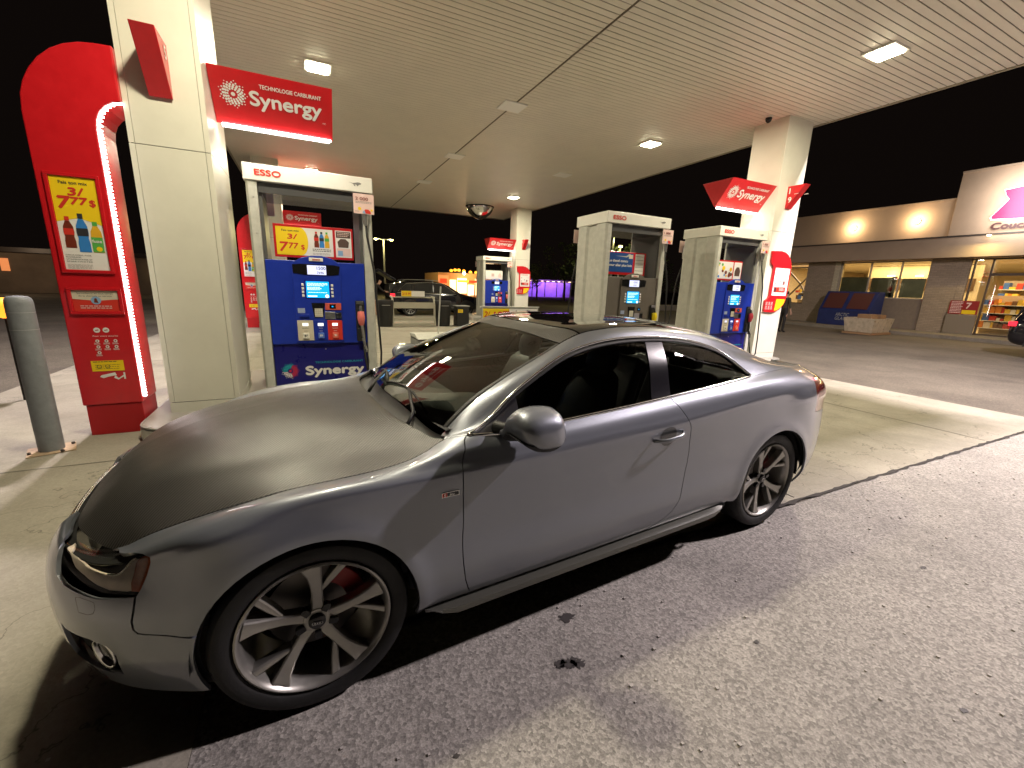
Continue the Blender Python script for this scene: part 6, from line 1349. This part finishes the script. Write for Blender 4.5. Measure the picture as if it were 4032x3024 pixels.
def tree(x, y, h, r, label, seed, n=900, zc=.62, bare=.0):
    t = thing('tree', label, 'tree', (x, y, 0), group='dark trees beyond the forecourt'); q = random.Random(seed)
    mb = MB(); mb.tube([(0,0,0),(.05,.02,h*.25),(-.03,.04,h*.5),(.05,0,h*.8)], [.03*h,.024*h,.017*h,.006*h], 7)
    for k in range(9):
        a = q.random()*6.28; z = h*(.3+.4*q.random()); mb.tube([(0,0,z),(r*.5*math.cos(a),r*.5*math.sin(a),z+h*.12),(r*.85*math.cos(a),r*.85*math.sin(a),z+h*.2)], [.012*h,.007*h,.003*h], 5)
    mb.build('trunk', M_BARK, t, smooth=True)
    cl = [(q.gauss(0,r*.45), q.gauss(0,r*.45), h*zc+q.gauss(0,h*.16), r*(.22+.22*q.random())) for _ in range(16)]
    V = []; F = []
    for k in range(n):
        cx, cy, cz, cr = cl[q.randrange(16)]; d = Vector((q.gauss(0,1), q.gauss(0,1), q.gauss(0,1))).normalized()*cr*(.6+.5*q.random()); c = Vector((cx,cy,cz))+d
        if c.z < h*.22: continue
        a = Vector((q.gauss(0,1), q.gauss(0,1), q.gauss(0,1))).normalized()*.10*(h/5); b = a.orthogonal().normalized()*.07*(h/5); i = len(V); V += [tuple(c-a), tuple(c+b), tuple(c+a), tuple(c-b)]; F.append((i,i+1,i+2,i+3))
    MB().add(V, F).build('crown', M_LEAF, t)
for i, (x, y, h, r, lab) in enumerate(((24.2,44,4.4,1.6,'small round tree left of the purple-lit wall'), (27.3,43,6.0,1.7,'thin tree in front of the purple-lit wall'), (33.0,46,5.0,2.2,'dark bushy tree right of the purple-lit wall'), (22.6,31.5,7.0,2.3,'tree lit yellow by the lamp behind dispenser 9'), (25.9,31,6.2,2.2,'dark tree in the gap between dispensers 9 and 1'), (29.5,31.5,5.0,2.2,'low dark tree just left of dispenser 1'), (19.3,44,3.6,1.3,'small dark tree between the far column and dispenser 9'))):
    tree(x, y, h, r, lab, i+2, 1100)
pw = thing('lit_wall_building', 'distant low building with a purple-lit wall and a row of eaves lamps', 'building', (35, 60, 0)); MB().box(-5,4.2,0,8,0,2.45).build('wall', mat('purple_lit_wall', (.5,.4,.7), .8, var=.25, vscale=.8), pw); MB().box(-5.3,5,-.6,8,2.45,2.65).build('roof', M_BROWNM, pw)
for k in range(9): MB().box(-4.6+1.02*k,-4.6+1.02*k+.42,-.5,-.4,2.40,2.449).build('eaves_lamp', mat('eaves_light', (1,.8,.5), .3, emit=(1,.68,.32), estr=5), pw)
area(pw, -.3, -2.2, 2.9, (.42,.16,1.0), 330, 7, rot=(math.radians(60),0,0), name='wall_wash', sy=.3)
for k, x_ in enumerate((-2.9,-.6,1.6)): MB().box(x_,x_+.12,-.05,.0,0,2.4).build('post', M_BROWNM, pw)
os_ = thing('lit_restaurant', 'distant brightly lit restaurant front with a row of orange lanterns', 'building', (16, 48, 0)); MB().box(-2.4,5.5,0,6,0,2.75).build('wall', mat('warm_wall', (.75,.40,.18), .7), os_)
MB().box(-2.4,-1.2,-.08,-.001,1.2,2.45).build('side_panel', mat('lit_orange', (.8,.3,.1), .5, emit=(.9,.30,.10), estr=.55), os_); MB().box(-2.2,-1.4,-.12,-.081,1.6,2.1).build('red_sign', mat('lit_red', (.7,.05,.02), .5, emit=(1,.05,.01), estr=.7), os_)
for i, (a, b, c, d, e) in enumerate(((-1.05,-.30,.4,2.0,(1,.72,.42)),(-.15,1.0,.5,2.2,(1,.80,.55)),(1.15,1.9,.3,1.5,(.9,.75,.6)),(2.05,3.0,.3,2.2,(1,.66,.35)),(3.2,4.4,.4,2.1,(1,.7,.4)))): MB().box(a,b,-.06,-.001,c,d).build('lit_window', mat('lit_pane_%s' % 'abcde'[i], (1,.8,.5), .5, emit=e, estr=1.5), os_)
MB().box(-.1,1.2,-.1,-.061,1.75,2.0).build('yellow_sign', mat('lit_yellow', (1,.6,.02), .5, emit=(1,.55,.02), estr=1.1), os_); MB().box(1.3,2.9,-.1,-.061,1.75,2.0).build('red_band', mat('lit_red'), os_); MB().box(.2,.75,-.14,-.101,.6,1.5).build('menu_board', mat('lit_blue_white', (.7,.8,1), .5, emit=(.6,.75,1), estr=1.1), os_)
for k, x_ in enumerate((-.95,-.5,-.05,.55,1.35,2.05,2.6,3.3,3.8,4.4)):
    MB().lathe([(.0,-.16),(.16,-.10),(.19,.0),(.16,.10),(.0,.16)], 10, c=(x_,-.3,3.0+.1*math.sin(k))).build('lantern', mat('orange_lantern', (1,.5,.1), .5, emit=(1,.36,.02), estr=2.4), os_)
MB().box(-2.5,5.5,-.5,-.1,2.75,2.8).build('eave', M_BROWNM, os_); MB().lathe([(.0,-.2),(.2,0),(.0,.2)], 8, c=(.5,-.6,2.75)).build('bright_lamp', mat('white_bulb', (1,1,1), .3, emit=(1,.93,.8), estr=9), os_)
pl = bpy.data.lights.new('front_light', 'POINT'); pl.energy = 420; pl.color = (1,.6,.25); po = bpy.data.objects.new('front_light', pl); COL.objects.link(po); po.parent = os_; po.location = (1,-2.5,2.6)
lb = thing('dark_building', 'long unlit low building faintly visible left of the red arched post', 'building', (-19, 40, 0)); MB().box(-16,11,0,8,0,2.6).build('wall', mat('dim_wall', (.18,.14,.10), .9, var=.3, vscale=.5), lb); MB().box(-16.3,11.3,-.4,8,2.6,2.9).build('roof', M_BROWNM, lb); MB().box(1.2,1.6,-.05,-.001,1.4,2.2).build('lit_window', mat('lit_orange'), lb); MB().box(9.5,9.8,-.3,-.1,1.4,1.7).build('wall_light', mat('warm_globe'), lb)
pl = bpy.data.lights.new('wall_glow', 'POINT'); pl.energy = 130; pl.color = (1,.7,.45); po = bpy.data.objects.new('wall_glow', pl); COL.objects.link(po); po.parent = lb; po.location = (2,-4,3)
fn = thing('low_wall', 'low pale boundary wall in the dark gap between dispensers 9 and 1', 'wall', (25.5, 26, 0)); MB().box(-2.5,2.5,0,.3,0,.45).build('wall', mat('pale_block', (.45,.40,.30), .8), fn)
for (x, y, z, e) in ((-2.2,60,9.0,6),): pass
